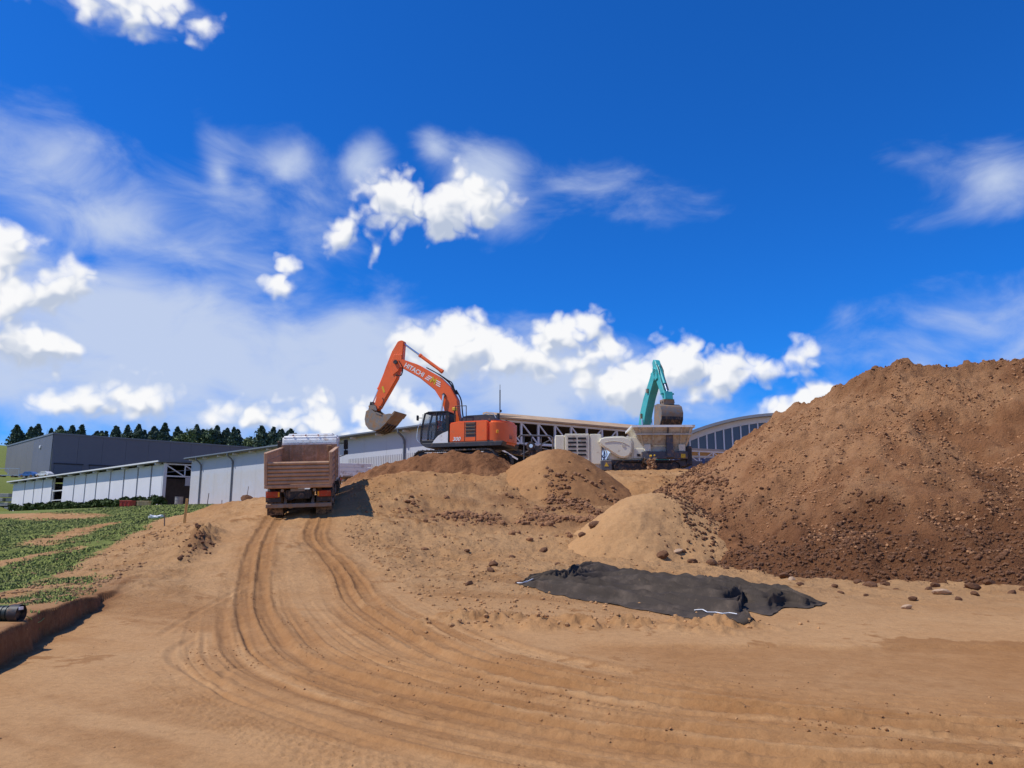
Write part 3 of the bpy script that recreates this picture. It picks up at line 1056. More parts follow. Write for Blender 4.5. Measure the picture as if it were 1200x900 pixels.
    def face_text(txt, size, mt, x, z, tilt, bold=True, shear=0.0):
        me = text_mesh(txt, size, bold=bold, shear=shear)
        me.materials.clear()
        ob = link('lettering', me, mt, boom)
        # upright on the left side, reading from the tip down to the foot
        mtx = Matrix.Translation((x, .243, z)) @ Matrix.Rotation(-tilt, 4, 'Y') @ Matrix.Rotation(R(180), 4, 'Z') @ Matrix.Rotation(R(90), 4, 'X')
        ob.matrix_local = mtx
        return ob
    face_text('HITACHI', .37, mats['letter'], 3.13, 5.97, R(30))
    face_text('M', .52, mats['yellow'], 1.88, 5.25, R(30))
    for k, s in enumerate((-1, 1)):
        st = MB()
        for j in range(3):
            st.box(-.15 - s * .05 * j, .15 - s * .05 * j, -.006, .006, -.14 + .11 * j, -.08 + .11 * j)
        ob = st.build('emblem_stripes', mats['letter'], boom)
        ob.matrix_local = Matrix.Translation((1.88 - s * .36, .246, 5.25 - s * .21)) @ Matrix.Rotation(R(-30), 4, 'Y') @ Matrix.Rotation(R(180), 4, 'Z')
    lettering('300', .30, mats['letter'], pn, (-.12, 1.478, 1.62), (R(90), 0, R(180)), True, .25)
    lettering('EX', .13, mats['charcoal'], pn, (-.2, 1.478, 2.3), (R(90), 0, R(180)), True) if False else None
    # hoses along the boom top
    for yy in (-.12, .0, .12):
        MB().curve([(.5, yy, 4.42), (.9, yy, 5.05), (1.55, yy, 5.6), (2.4, yy, 6.1)], .03).build('hose', bk, boom)
    MB().curve([(.55, .15, 4.5), (.72, .16, 5.05), (1.0, .16, 5.25), (1.6, .15, 5.66)], .035).build('hose', bk, boom)
    MB().curve([(.02, -.2, 2.3), (.2, -.22, 3.3), (.3, -.2, 4.1), (.6, -.18, 4.7)], .04).build('hose', bk, boom)
    hyd(boom, (1.45, 0, 5.83), (3.98, 0, 7.70), .10, .42, 'arm_cylinder')
    # arm
    arm_p = [(4.05, 7.88), (3.90, 7.80), (3.97, 6.62), (4.12, 6.18), (4.30, 5.56), (5.38, 3.80), (5.56, 3.68), (5.78, 3.70), (5.80, 3.85), (5.46, 5.15), (5.06, 6.28), (4.68, 7.22), (4.30, 7.82)]
    arm = MB().prism(arm_p, -.19, .19).build('arm', o, root, bevel=.03, seg=2)
    for s in (-1, 1):
        MB().prism([(4.0, 7.0), (4.5, 7.0), (4.75, 6.4), (4.55, 5.75), (4.2, 6.0), (3.98, 6.5)], s * .195, s * .235).build('arm_plate', o, arm, bevel=.01)
    MB().cyl((4.36, -.34, 6.53), (4.36, .34, 6.53), .13).build('arm_pin', d, arm)
    MB().box(5.10, 5.22, .185, .20, 4.72, 5.12, rot=(0, R(20), 0)).build('warning_plate', mats['yellow'], arm)
    hyd(arm, (4.95, 0, 6.45), (5.95, 0, 4.15), .085, .35, 'bucket_cylinder')
    MB().prism([(5.85, 4.2), (6.02, 4.18), (6.12, 3.75), (6.0, 3.7)], -.22, .22).prism([(5.6, 3.95), (5.98, 4.22), (6.02, 4.1), (5.66, 3.84)], -.26, .26).build('bucket_linkage', d, arm, bevel=.015)
    for yy in (.22, .27):
        MB().curve([(4.15, yy, 6.6), (3.9, yy, 6.15), (4.0, yy, 5.7), (4.35, yy, 5.75)], .028).build('hose', bk, arm)
    MB().curve([(5.2, .2, 4.4), (5.05, .25, 4.1), (5.2, .25, 3.85), (5.4, .22, 3.9)], .025).build('hose', bk, arm)
    # bucket, mouth up towards the cab
    P = [(5.72, 3.72), (5.98, 3.55), (6.05, 3.1), (5.98, 2.75), (5.76, 2.48), (5.40, 2.36), (5.02, 2.46), (4.62, 2.82), (4.18, 3.32)]
    mb = MB()
    inn = []
    cx, cz = 5.25, 3.3
    for (x, z) in P:
        dd = math.hypot(cx - x, cz - z)
        inn.append((x + (cx - x) / dd * .06, z + (cz - z) / dd * .06))
    mb.prism(P + inn[::-1], -.72, .72)
    bkt = mb.build('bucket', mats['steel'], root, smooth=40)
    side = [(5.72, 3.72), (5.98, 3.55), (6.05, 3.1), (5.98, 2.75), (5.76, 2.48), (5.40, 2.36), (5.02, 2.46), (4.62, 2.82), (4.18, 3.32), (4.45, 3.36), (4.9, 3.30), (5.35, 3.46)]
    for s in (-1, 1):
        MB().prism(side, s * .70, s * .76).build('side_plate', mats['steel'], bkt, bevel=.01)
        MB().prism([(4.9, 3.34), (5.3, 3.5), (5.34, 3.42), (4.92, 3.26)], s * .76, s * .79).build('side_cutter', mats['steel'], bkt)
    # earth in the bucket
    e = MB()
    ex = np.linspace(4.5, 5.7, 9)
    ey = np.linspace(-.69, .69, 9)
    V = [(x, y, 3.02 + .22 * (x - 4.5) / 1.2 + .12 * math.cos(y * 1.6) + .05 * math.sin(x * 13 + y * 9)) for x in ex for y in ey]
    e.add(V, [tuple(int(i) for i in f) for f in grid_faces(9, 9)])
    e.build('earth_load', mats['earth'], bkt, smooth=60)
    MB().prism([(4.24, 3.20), (4.34, 3.24), (4.10, 3.50), (4.04, 3.46)], -.78, .78).build('cutting_edge', mats['steel'], bkt)
    for k in range(4):
        y = -.5 + k * .33
        MB().prism([(5.40, 2.33), (5.02, 2.43), (4.62, 2.79), (4.60, 2.72), (5.0, 2.37), (5.4, 2.27)], y - .07, y + .07).build('wear_strip', mats['dark'], bkt)
    MB().prism([(5.5, 3.65), (5.9, 3.62), (6.08, 3.95), (5.95, 4.0), (5.6, 3.95)], -.30, -.24).prism([(5.5, 3.65), (5.9, 3.62), (6.08, 3.95), (5.95, 4.0), (5.6, 3.95)], .24, .30).build('bucket_ear', mats['steel'], bkt)
    return root


exc = orange_excavator()


def driver():
    """seated person in the excavator cab: one skinned body"""
    V = dict(pel=(.80, .92, 2.05), sp=(.74, .92, 2.3), ch=(.76, .92, 2.52), nk=(.80, .92, 2.66), hd=(.85, .92, 2.78), ht=(.86, .92, 2.90),
             sl=(.78, 1.10, 2.54), el=(.98, 1.18, 2.32), wl=(1.25, 1.12, 2.25), hl=(1.36, 1.1, 2.24), sr=(.78, .74, 2.54), er=(.98, .66, 2.32), wr=(1.25, .72, 2.25), hr=(1.36, .74, 2.24),
             kl=(1.28, 1.02, 2.08), al=(1.40, 1.02, 1.70), fl=(1.55, 1.02, 1.66), kr=(1.28, .82, 2.08), ar=(1.40, .82, 1.70), fr=(1.55, .82, 1.66))
    rad = dict(pel=.15, sp=.14, ch=.16, nk=.06, hd=.095, ht=.075, sl=.075, el=.055, wl=.042, hl=.045, sr=.075, er=.055, wr=.042, hr=.045, kl=.08, al=.055, fl=.045, kr=.08, ar=.055, fr=.045)
    K = list(V)
    E_ = [('pel', 'sp'), ('sp', 'ch'), ('ch', 'nk'), ('nk', 'hd'), ('hd', 'ht'), ('ch', 'sl'), ('sl', 'el'), ('el', 'wl'), ('wl', 'hl'), ('ch', 'sr'), ('sr', 'er'), ('er', 'wr'), ('wr', 'hr'),
          ('pel', 'kl'), ('kl', 'al'), ('al', 'fl'), ('pel', 'kr'), ('kr', 'ar'), ('ar', 'fr')]
    M4 = Matrix.Translation(exc.location) @ Euler(exc.rotation_euler).to_matrix().to_4x4()
    off = Vector(V['pel'])
    me = bpy.data.meshes.new('person')
    me.from_pydata([tuple(Vector(V[k]) - off) for k in K], [(K.index(a), K.index(b)) for a, b in E_], [])
    o = link('person', me)
    o.location = M4 @ off
    o.rotation_euler = exc.rotation_euler
    md = o.modifiers.new('skin', 'SKIN')
    for i, k in enumerate(K):
        me.skin_vertices[0].data[i].radius = (rad[k], rad[k])
        me.skin_vertices[0].data[i].use_root = (k == 'pel')
    o.modifiers.new('sub', 'SUBSURF').levels = 2
    o.modifiers['sub'].render_levels = 2
    m = bpy.data.materials.new('person_surface')
    m.use_nodes = True
    t = NT(m.node_tree)
    b = t.nt.nodes['Principled BSDF']
    sx = t.n('ShaderNodeSeparateXYZ')
    t.put(sx.inputs[0], t.n('ShaderNodeTexCoord').outputs['Object'])
    c = t.mix(t.m('GREATER_THAN', sx.outputs[2], .60), (.09, .085, .10), (.42, .24, .17))
    c = t.mix(t.m('MULTIPLY', t.m('GREATER_THAN', sx.outputs[0], .30), t.m('GREATER_THAN', sx.outputs[2], .10)), c, (.42, .22, .15))
    c = t.mix(t.m('GREATER_THAN', sx.outputs[2], .80), c, (.20, .17, .14))
    t.put(b.inputs['Base Color'], c)
    b.inputs['Roughness'].default_value = .8
    me.materials.append(m)
    tag(o, 'person in dark clothes sitting in the orange excavator cab', 'person')


driver()


# ------------------------------------------------------------------ teal excavator behind the crusher
def teal_excavator():
    hx, hy = 1.25, -5.2
    rot = math.atan2(hy, hx)
    root = empty('excavator', (9.85, 58.6, 4.75), (0, 0, rot))
    tag(root, 'teal crawler excavator lowering its bucket over the cream crusher hopper', 'excavator')
    o, d, bk = mats['teal'], mats['dark'], mats['black']
    for s in (-1, 1):
        crawler(root, s * 1.25 - .3, s * 1.25 + .3, 4.6, 1.0, d)
    MB().box(-1.2, 1.2, -1.0, 1.0, .45, .95).cyl((0, 0, .9), (0, 0, 1.22), .7, n=20).build('undercarriage', d, root, bevel=.03)
    MB().box(-2.7, 1.8, -1.4, 1.4, 1.2, 1.45).build('deck_frame', mats['charcoal'], root, bevel=.02)
    MB().box(-1.9, .3, .6, 1.4, 1.45, 2.4).build('side_panel', o, root, bevel=.05)
    MB().box(-1.9, 1.2, -1.4, -.5, 1.45, 2.4).build('side_panel', o, root, bevel=.05)
    MB().box(-2.8, -1.9, -1.4, 1.4, 1.4, 2.5).build('counterweight', o, root, bevel=.15, seg=3)
    MB().box(-1.9, -.2, -1.0, 1.0, 2.4, 2.7).build('engine_hood', mats['charcoal'], root, bevel=.05)
    cab = MB().prism([(.36, 1.45), (1.95, 1.45), (2.05, 2.0), (1.8, 3.1), (.36, 3.1)], .42, 1.4).build('cab', o, root, bevel=.05)
    MB().prism([(.5, 2.0), (1.85, 2.0), (1.68, 3.0), (.5, 3.0)], 1.4, 1.415).build('side_window', mats['glass'], cab)
    MB().add([(2.07, .5, 2.0), (2.07, 1.32, 2.0), (1.83, 1.32, 3.02), (1.83, .5, 3.02)], [(0, 1, 2, 3)]).build('windscreen', mats['glass'], cab)
    prof = [(.1, 2.0), (.25, 4.0), (.62, 5.0), (1.4, 6.1), (3.0, 7.75), (3.55, 8.1), (3.85, 7.85), (3.7, 7.5), (2.4, 6.0), (1.75, 5.0), (1.25, 4.0), (.8, 1.9), (.5, 1.6)]
    boom = MB().prism(prof, -.30, .30).build('boom', o, root, bevel=.03)
    hyd(boom, (1.5, .4, 1.7), (1.3, .4, 4.6), .11, .5, 'boom_cylinder', 'teal')
    hyd(boom, (1.5, -.4, 1.7), (1.3, -.4, 4.6), .11, .5, 'boom_cylinder', 'teal')
    MB().box(2.2, 2.5, -.42, -.3, 6.4, 6.7).build('work_lamp', mats['steel'], boom)
    MB().box(1.0, 1.2, -.42, -.3, 4.6, 5.0).build('work_lamp', mats['steel'], boom)
    arm_p = [(3.0, 8.55), (3.2, 8.75), (3.5, 8.65), (4.15, 7.6), (4.98, 5.75), (4.96, 5.5), (4.7, 5.45), (3.9, 6.6), (3.45, 7.3), (3.1, 7.9)]
    arm = MB().prism(arm_p, -.20, .20).build('arm', o, root, bevel=.03)
    MB().prism([(3.2, 8.1), (3.9, 7.9), (4.0, 7.2), (3.6, 7.1)], -.30, .30).build('arm_plate', o, arm, bevel=.02)
    hyd(arm, (3.75, 0, 8.15), (4.98, 0, 6.1), .10, .30, 'bucket_cylinder', 'teal')
    for yy in (-.16, .16):
        MB().curve([(3.55, yy, 8.45), (4.0, yy, 7.95), (4.3, yy, 7.2), (4.9, yy, 6.2)], .03).build('hose', mats['charcoal'], arm)
    hyd(boom, (1.3, 0, 6.3), (3.1, 0, 8.5), .10, .3, 'arm_cylinder', 'teal')
    MB().prism([(4.75, 6.0), (5.2, 6.05), (5.3, 5.5), (5.1, 5.4), (4.8, 5.5)], -.3, .3).box(4.85, 5.05, -.5, .5, 5.86, 5.98).build('bucket_linkage', o, arm, bevel=.02)
    cp = MB().prism([(4.55, 5.5), (5.25, 5.5), (5.2, 5.1), (4.6, 5.1)], -.42, .42).build('coupler', mats['steel'], root, bevel=.03)
    MB().cyl((4.75, -.46, 5.3), (4.75, .46, 5.3), .07).cyl((5.1, -.46, 5.3), (5.1, .46, 5.3), .07).build('coupler_pin', d, cp)
    P = [(4.55, 5.12), (5.1, 5.15), (5.52, 4.95), (5.72, 4.5), (5.65, 4.05), (5.35, 3.65), (4.9, 3.45), (4.3, 3.4)]
    inn = [(x + (4.9 - x) * .07, z + (4.3 - z) * .07) for x, z in P]
    bkt = MB().prism(P + inn[::-1], -.78, .78).build('bucket', mats['steel'], root, smooth=35)
    for s in (-1, 1):
        MB().prism(P, s * .77, s * .82).build('side_plate', mats['steel'], bkt)
    MB().prism([(5.70, 4.2), (5.62, 4.0), (5.33, 3.63), (4.9, 3.43), (4.3, 3.38), (4.3, 3.33), (4.93, 3.37), (5.38, 3.58), (5.7, 4.0)], -.8, .8).build('wear_plate', mats['dark'], bkt)
    for k in range(5):
        y = -.62 + k * .31
        MB().prism([(4.35, 3.42), (4.35, 3.34), (4.0, 3.32), (4.0, 3.36)], y - .05, y + .05).build('tooth', mats['steel'], bkt)


teal_excavator()


# ------------------------------------------------------------------ mobile crusher
def crusher():
    root = empty('jaw_crusher', (7.0, 50.0, 4.75), (0, 0, R(-2)))
    tag(root, 'cream and grey mobile jaw crusher below the teal excavator bucket', 'crusher')
    cr, g, d = mats['cream'], mats['machine'], mats['dark']
    for yy in (-1.1, 1.1):
        tr = empty('undercarriage', (1.6, yy, -.05))
        tr.parent = root
        crawler(tr, -.25, .25, 4.2, .85, d)
    # chassis
    MB().prism([(-1.2, .15), (4.35, .45), (4.35, .85), (-1.2, .85)], -1.0, 1.0).build('chassis', g, root, bevel=.03)
    bx = MB().box(-1.35, -.62, -1.35, -.4, .15, .82).build('tool_box', g, root, bevel=.05)
    MB().prism([(-1.12, .42), (-.84, .42), (-.98, .68)], -1.365, -1.352).build('warning_triangle', mats['yellow'], bx)
    MB().box(-.55, .85, -1.25, -.5, .30, .42).box(-.55, .85, -1.22, -1.1, .45, .62).build('step', d, root, bevel=.02)
    # engine module
    en = MB().box(-4.2, -3.62, -1.2, .9, .75, 2.42).build('engine_module', cr, root, bevel=.04)
    MB().box(-3.6, -2.02, -1.28, .95, .72, 2.52).build('engine_cover', cr, en, bevel=.05, seg=2)
    MB().box(-2.0, -1.25, -1.24, .9, .55, 2.50).build('engine_cover', cr, en, bevel=.05, seg=2)
    MB().box(-3.45, -2.15, -1.295, -1.27, 1.0, 2.42).build('grille_frame', mats['creamlow'], en, bevel=.01)
    for k in range(5):
        for j in range(2):
            x = -3.38 + j * .62
            MB().box(x, x + .52, -1.31, -1.28, 1.10 + k * .26, 1.23 + k * .26).build('grille_slot', mats['black'], en)
    MB().box(-2.2, -1.25, -1.15, .8, -.2, .55).build('belt_box', mats['creamlow'], en, bevel=.03)
    MB().box(-4.15, -1.3, -.9, .8, .2, .72).build('engine_frame', g, en, bevel=.02)
    # flywheel guard: tear-drop outline
    tear = []
    big, small = (.05, 1.62, .66), (-1.28, 1.98, .36)
    for i in range(-5, 9):
        a = R(-10 - i * 20 + 40)
        tear.append((big[0] + big[2] * math.cos(a) * 1.02, big[1] + big[2] * math.sin(a)))
    tear = [(.52, 2.18), (.66, 1.95), (.68, 1.65), (.62, 1.3), (.45, 1.05), (.2, .93), (-.08, .95), (-.35, 1.08), (-.8, 1.38), (-1.25, 1.68), (-1.42, 1.86), (-1.46, 2.05), (-1.36, 2.2), (-1.1, 2.28), (-.5, 2.33), (.1, 2.33)]
    gd = MB().prism(tear, -1.5, -1.12).build('flywheel_guard', cr, root, bevel=.10, seg=3, smooth=40)
    MB().curve([(-1.1, -1.51, 1.93), (-.5, -1.515, 2.0), (.1, -1.515, 1.9), (.45, -1.51, 1.72)], .016).build('guard_rib', mats['creamlow'], gd)
    MB().cyl((.1, -1.53, 1.72), (.1, -1.48, 1.72), .10, n=16).build('guard_cap', mats['creamlow'], gd)
    jaw = MB().prism([(-.9, .85), (1.45, .85), (1.55, 1.3), (1.5, 1.9), (1.15, 2.30), (.3, 2.36), (-.5, 1.6)], -1.1, 1.0).build('jaw_frame', cr, root, bevel=.06, seg=2)
    MB().box(.75, 1.42, -1.16, -1.1, .95, 1.55).build('hatch', cr, jaw, bevel=.02)
    MB().box(.98, 1.2, -1.19, -1.16, 1.05, 1.22).build('hatch_handle', mats['dark'], jaw)
    MB().box(.60, .66, -1.14, -1.1, .9, 2.2).build('seam', mats['creamlow'], jaw)
    # hoses and pipes in the gap between modules
    for k in range(7):
        x = -1.22 + random.uniform(-.08, .25)
        MB().curve([(x, -1.1, .4), (x + random.uniform(-.2, .2), -1.2, .8), (x + random.uniform(-.15, .2), -1.15, 1.2), (x + .05, -1.0, 1.7)], .035).build('hose', mats['black'] if k % 3 else mats['chrome'], root)
    # feed hopper
    hp = empty('hopper', (0, 0, 0))
    hp.parent = root
    top = [(.70, -1.75), (4.5, -1.75), (4.5, 1.75), (.70, 1.75)]
    bot = [(1.3, -1.0), (4.2, -1.0), (4.2, 1.0), (1.3, 1.0)]
    zt, zb = 2.88, 1.75
    for i in range(4):
        a, b_, c_, d_ = top[i], top[(i + 1) % 4], bot[(i + 1) % 4], bot[i]
        V = [(a[0], a[1], zt), (b_[0], b_[1], zt), (c_[0], c_[1], zb), (d_[0], d_[1], zb)]
        n = (Vector(V[1]) - Vector(V[0])).cross(Vector(V[3]) - Vector(V[0])).normalized() * .05
        MB().add(V + [tuple(Vector(q) + n) for q in V], [(0, 1, 2, 3), (7, 6, 5, 4), (0, 4, 5, 1), (1, 5, 6, 2), (2, 6, 7, 3), (3, 7, 4, 0)]).build('hopper_plate', mats['creamlow'], hp)
    MB().box(.62, 4.58, -1.86, -1.72, 2.84, 2.98).build('hopper_rim', mats['white'], hp)
    MB().box(.62, 4.58, 1.72, 1.86, 2.84, 2.98).build('hopper_rim', mats['white'], hp)
    MB().box(4.48, 4.6, -1.72, 1.72, 2.84, 2.97).build('hopper_rim', mats['white'], hp)
    MB().box(.6, .72, -1.72, 1.72, 2.84, 2.97).build('hopper_rim', mats['white'], hp)
    for x in (1.1, 2.0, 2.9, 3.75, 4.3):
        MB().bar((x, -1.80, 2.8), (min(max(x, 1.4), 4.1), -1.06, 1.75), .09, .12).build('hopper_rib', mats['machine'] if x == 2.9 else mats['creamlow'], hp)
    MB().bar((.85, -1.62, 2.42), (4.42, -1.62, 2.42), .08, .10).build('hopper_rib', mats['creamlow'], hp)
    MB().box(1.2, 4.2, -.95, .95, 1.2, 1.78).build('feeder', mats['creamlow'], hp, bevel=.03)
    for x in (1.45, 3.62):
        MB().box(x, x + .42, -1.22, -.95, 1.38, 1.82).build('spring_mount', cr, hp, bevel=.03)
    MB().box(2.82, 3.24, -1.5, -1.05, .95, 2.45).build('support_column', g, root, bevel=.03)
    MB().box(1.25, 4.15, -1.32, -1.0, .88, 1.36).build('side_beam', g, root, bevel=.03)
    MB().box(3.72, 4.0, -1.345, -1.325, .95, 1.2).build('sign_plate', mats['yellow'], root)
    MB().box(4.1, 4.45, -1.2, 1.0, .5, 1.7).build('control_cabinet', mats['dark'], root, bevel=.04)
    MB().prism([(1.15, 2.3), (1.9, 2.35), (1.6, 1.5), (1.2, 1.5)], -1.0, 1.0).build('feed_chute', mats['creamlow'], root)
    # side conveyor with soil falling off its head
    sc = MB().box(1.35, 1.85, -3.0, -1.2, .55, .75, rot=(R(8), 0, 0)).cyl((1.32, -3.0, .6), (1.88, -3.0, .6), .2, n=16).build('side_conveyor', d, root, bevel=.01)
    MB().box(1.36, 1.84, -3.05, -1.3, .77, .81, rot=(R(8), 0, 0)).build('belt', mats['rubber'], sc)
    for k, x in enumerate((1.28, 1.95)):
        MB().tube([(x, -3.1, .75), (x, -2.2, .9), (x, -1.3, .5)], .035).build('guard_rail', mats['dark'], sc)
    MB().cyl((1.5, -3.12, .92), (1.62, -3.12, .92), .07).cyl((1.75, -3.12, .95), (1.83, -3.12, .95), .05).build('warning_lamp', mats['yellow'], sc)
    fall = MB()
    for k in range(90):
        z = random.uniform(-.55, .7)
        x = 1.6 + random.gauss(0, .11 + .08 * (z < 0))
        y = -3.22 + random.gauss(0, .05)
        r = random.uniform(.03, .09)
        fall.box(x - r, x + r, y - r, y + r, z - r * 1.6, z + r * 1.6, rot=(random.random() * 3, random.random() * 3, 0))
    tag(fall.build('falling_soil', mats['earth'], sc), kind='stuff')
    # rear discharge conveyor on the left
    cv = MB().bar((-4.1, -.35, .9), (-9.2, -.35, 1.75), .7, .18).build('discharge_conveyor', d, root, bevel=.01)
    for s in (-.75, .05):
        MB().bar((-4.1, s, 1.1), (-9.2, s, 1.95), .05, .12).build('conveyor_side', mats['dark'], cv)
    fr = MB()
    fr.tube([(-4.35, -1.0, .2), (-4.35, -1.0, 2.25), (-4.55, -1.0, 2.4), (-6.4, -1.0, 2.45), (-6.55, -1.0, 2.3)], .06)
    fr.build('guard_frame', mats['machine'], root, smooth=40)
    for x in (-5.1, -5.7, -6.2):
        MB().tube([(x, -1.0, .3), (x, -1.0, 2.4)], .04).build('guard_post', mats['machine'], root, smooth=40)
    MB().tube([(-4.35, -1.0, 1.45), (-6.5, -1.0, 1.9)], .04).tube([(-4.4, -1, 2.2), (-6.4, -1, 1.2)], .035).build('guard_brace', mats['machine'], root)
    md = MB().cyl((-5.75, -1.15, 1.75), (-5.75, -.5, 1.75), .30, n=18).cyl((-5.3, -1.15, 1.55), (-5.3, -.6, 1.55), .2, n=14).box(-5.9, -5.1, -1.0, -.4, 1.0, 1.5).build('drive_motor', d, root, smooth=40)
    MB().cyl((-5.75, -1.2, 1.75), (-5.75, -1.15, 1.75), .12, n=12).build('hub', mats['chrome'], md)
    # magnet belt hung over the conveyor
    MB().box(-8.0, -6.9, -1.0, .6, 1.5, 1.75, rot=(0, R(-9), 0)).build('conveyor_hood', mats['machine'], root, bevel=.02)
    for x in (-7.6, -7.4):
        MB().box(x, x + .09, -1.15, -1.12, .9, 1.3).build('hazard_mark', mats['yellow'], root)
    MB().bar((-6.6, -1.05, .9), (-8.4, -1.05, 2.0), .08, .1).build('conveyor_strut', mats['letter'], root)


crusher()


# ------------------------------------------------------------------ dump truck
def wheel(parent, x0, x1, y, r, name='wheel'):
    w = empty(name, (0, 0, 0))
    w.parent = parent
    s = 1 if x1 > x0 else -1
    m = MB()
    n = 28
    pr = [(x0, r * .62), (x0 + .03 * s, r * .95), (x0 + .07 * s, r), (x1 - .07 * s, r), (x1 - .03 * s, r * .95), (x1, r * .62)]
    V = []
    for (x, rr) in pr:
        for i in range(n):
            a = 2 * math.pi * i / n
            k = rr + (.012 if (i % 2 and rr > r * .9) else 0)
            V.append((x, y + k * math.cos(a), r + k * math.sin(a)))
    F = [tuple(int(q) for q in f) for f in grid_faces(len(pr), n, True)]
    m.add(V, F).build('tyre', mats['rubber'], w, smooth=50)
    MB().cyl((x1 - .06 * s, y, r), (x1 - .10 * s, y, r), r * .62, n=22).cyl((x1 - .1 * s, y, r), (x1 + .03 * s, y, r), r * .22, n=14).build('rim', mats['steel'], w)
    return w


def dump_truck():
    bx, by = -8.32, 30.75
    z = H(bx, by) - .09
    root = empty('dump_truck', (bx, by, z), (R(7.6), R(-2.0), R(10.0)))
    tag(root, 'muddy dump truck seen from behind, driving up the sandy ramp', 'truck')
    d, mud, inn = mats['dark'], mats['bedpaint'], mats['bedrust']
    for y in (0, 1.38):
        for s in (-1, 1):
            wheel(root, s * .30 + s * .32, s * .30 + s * .60, y, .52)
            wheel(root, s * .30 + s * .64, s * .30 + s * .92, y, .52)
        ax = MB().cyl((-.9, y, .52), (.9, y, .52), .10).build('axle', d, root)
        MB().cyl((0, y - .28, .52), (0, y + .28, .52), .24, n=16).build('differential', d, ax, smooth=40)
    for s in (-1, 1):
        wheel(root, s * .90, s * 1.2, 5.1, .52)
        MB().box(s * .42 - .05, s * .42 + .05, -1.0, 6.2, .80, 1.06).build('chassis_rail', d, root)
        MB().prism([(-.62, .86), (-.4, 1.12), (1.8, 1.12), (2.0, .86), (1.95, .84), (1.75, 1.07), (-.38, 1.07), (-.57, .84)], s * .60, s * 1.22, 'x').build('mudguard', d, root)
        fl = MB().box(min(s * .62, s * 1.2), max(s * .62, s * 1.2), -.72, -.69, .10, .80).build('mud_flap', mats['rubber'], root)
        tl = MB().box(min(s * .70, s * 1.2), max(s * .70, s * 1.2), -1.06, -.98, .80, 1.03).build('tail_lamp', mats['redlamp'], root, bevel=.02)
        MB().box(min(s * .70, s * .76), max(s * .70, s * .76), -1.075, -1.06, .83, 1.0).build('indicator', mats['amber'], tl)
        MB().box(min(s * .66, s * 1.22), max(s * .66, s * 1.22), -.98, -.92, .62, 1.04).build('lamp_bracket', d, root)
    # underrun bar, cross members, coupling
    MB().box(-1.22, 1.22, -1.05, -.93, .40, .56).build('underrun_bar', mats['steel'], root, bevel=.02)
    for s in (-1, 1):
        MB().prism([(-1.0, .5), (-.5, 1.0), (-.4, 1.0), (-.85, .5)], s * .46, s * .56, 'x').build('bar_bracket', mats['steel'], root)
    MB().box(-.42, .42, -1.02, -.94, .72, 1.08).build('rear_cross_member', d, root, bevel=.02)
    cp = MB().cyl((.12, -1.16, .86), (.12, -1.02, .86), .11, n=14).box(-.18, .32, -1.04, -1.0, .74, 1.0).build('coupling', d, root)
    MB().box(-.30, .22, -1.06, -1.035, 1.02, 1.13).build('licence_plate', mats['steel'], root)
    for x in (-.6, .58):
        MB().cyl((x, -1.06, 1.06), (x, -.95, 1.06), .06, n=10).build('air_coupling', mats['steel'], root)
    MB().curve([(-.55, -1.0, 1.0), (-.45, -1.05, .75), (-.25, -1.05, .7), (-.1, -1.02, .9)], .025).build('air_hose', mats['black'], root)
    # tipping body
    y0, y1 = -1.12, 4.0
    zb, zt = 1.26, 2.28
    MB().box(-1.2, 1.2, y0 + .05, y1, zb - .12, zb).build('bed_floor', inn, root)
    MB().box(-1.26, 1.26, y0 - .06, y0 + .08, zb - .10, zb + .02).build('bed_sill', mud, root, bevel=.02)
    tg = empty('tailgate', (0, 0, 0))
    tg.parent = root
    n = 6
    h = (zt - .12 - zb - .03) / n
    for k in range(n):
        a = zb + .03 + k * h
        MB().prism([(y0 - .02, a + .012), (y0 - .055, a + .05), (y0 - .055, a + h - .05), (y0 - .02, a + h - .008), (y0 + .05, a + h - .008), (y0 + .05, a + .012)], -1.13, 1.13, 'x').build('plank', mud, tg)
    MB().box(-1.13, 1.13, y0 + .05, y0 + .075, zb + .03, zt - .14).build('tailgate_backing', inn, tg)
    for s in (-1, 1):
        MB().box(min(s * 1.14, s * 1.26), max(s * 1.14, s * 1.26), y0 - .05, y0 + .09, zb + .02, zt + .22).build('corner_post', mud, root, bevel=.015)
        sb = empty('side_board', (0, 0, 0))
        sb.parent = root
        hh = (zt + .16 - zb) / 5
        for k in range(5):
            a = zb + k * hh
            MB().prism([(s * 1.20, a + .01), (s * 1.255, a + .04), (s * 1.255, a + hh - .04), (s * 1.20, a + hh - .01), (s * 1.16, a + hh - .01), (s * 1.16, a + .01)], y0 + .1, y1, 'y').build('plank', mud, sb)
        for y in (1.0, 2.6):
            MB().box(min(s * 1.25, s * 1.30), max(s * 1.25, s * 1.30), y - .06, y + .06, zb, zt + .16).build('stake', mud, sb)
        MB().box(min(s * 1.12, s * 1.28), max(s * 1.12, s * 1.28), y0 + .1, y1, zt + .16, zt + .23).build('top_rail', mud, sb, bevel=.01)
    hb = MB().box(-1.2, 1.2, y1 - .06, y1, zb, zt + .34).build('headboard', inn, root)
    for x in (-.8, -.3, .3, .8):
        MB().box(x - .05, x + .05, y1 - .10, y1 - .06, zb, zt + .30).build('headboard_rib', inn, hb)
    MB().box(.76, .98, y1 - .12, y1 - .06, zt + .02, zt + .3).build('mud_patch', mats['earth'], hb, bevel=.02)
    MB().prism([(y1 - .06, zt + .42), (y1 + .3, zt + .40), (y1 + .3, zt + .35), (y1 - .06, zt + .35)], -1.18, 1.18, 'x').build('cab_shield', mats['white'], hb)
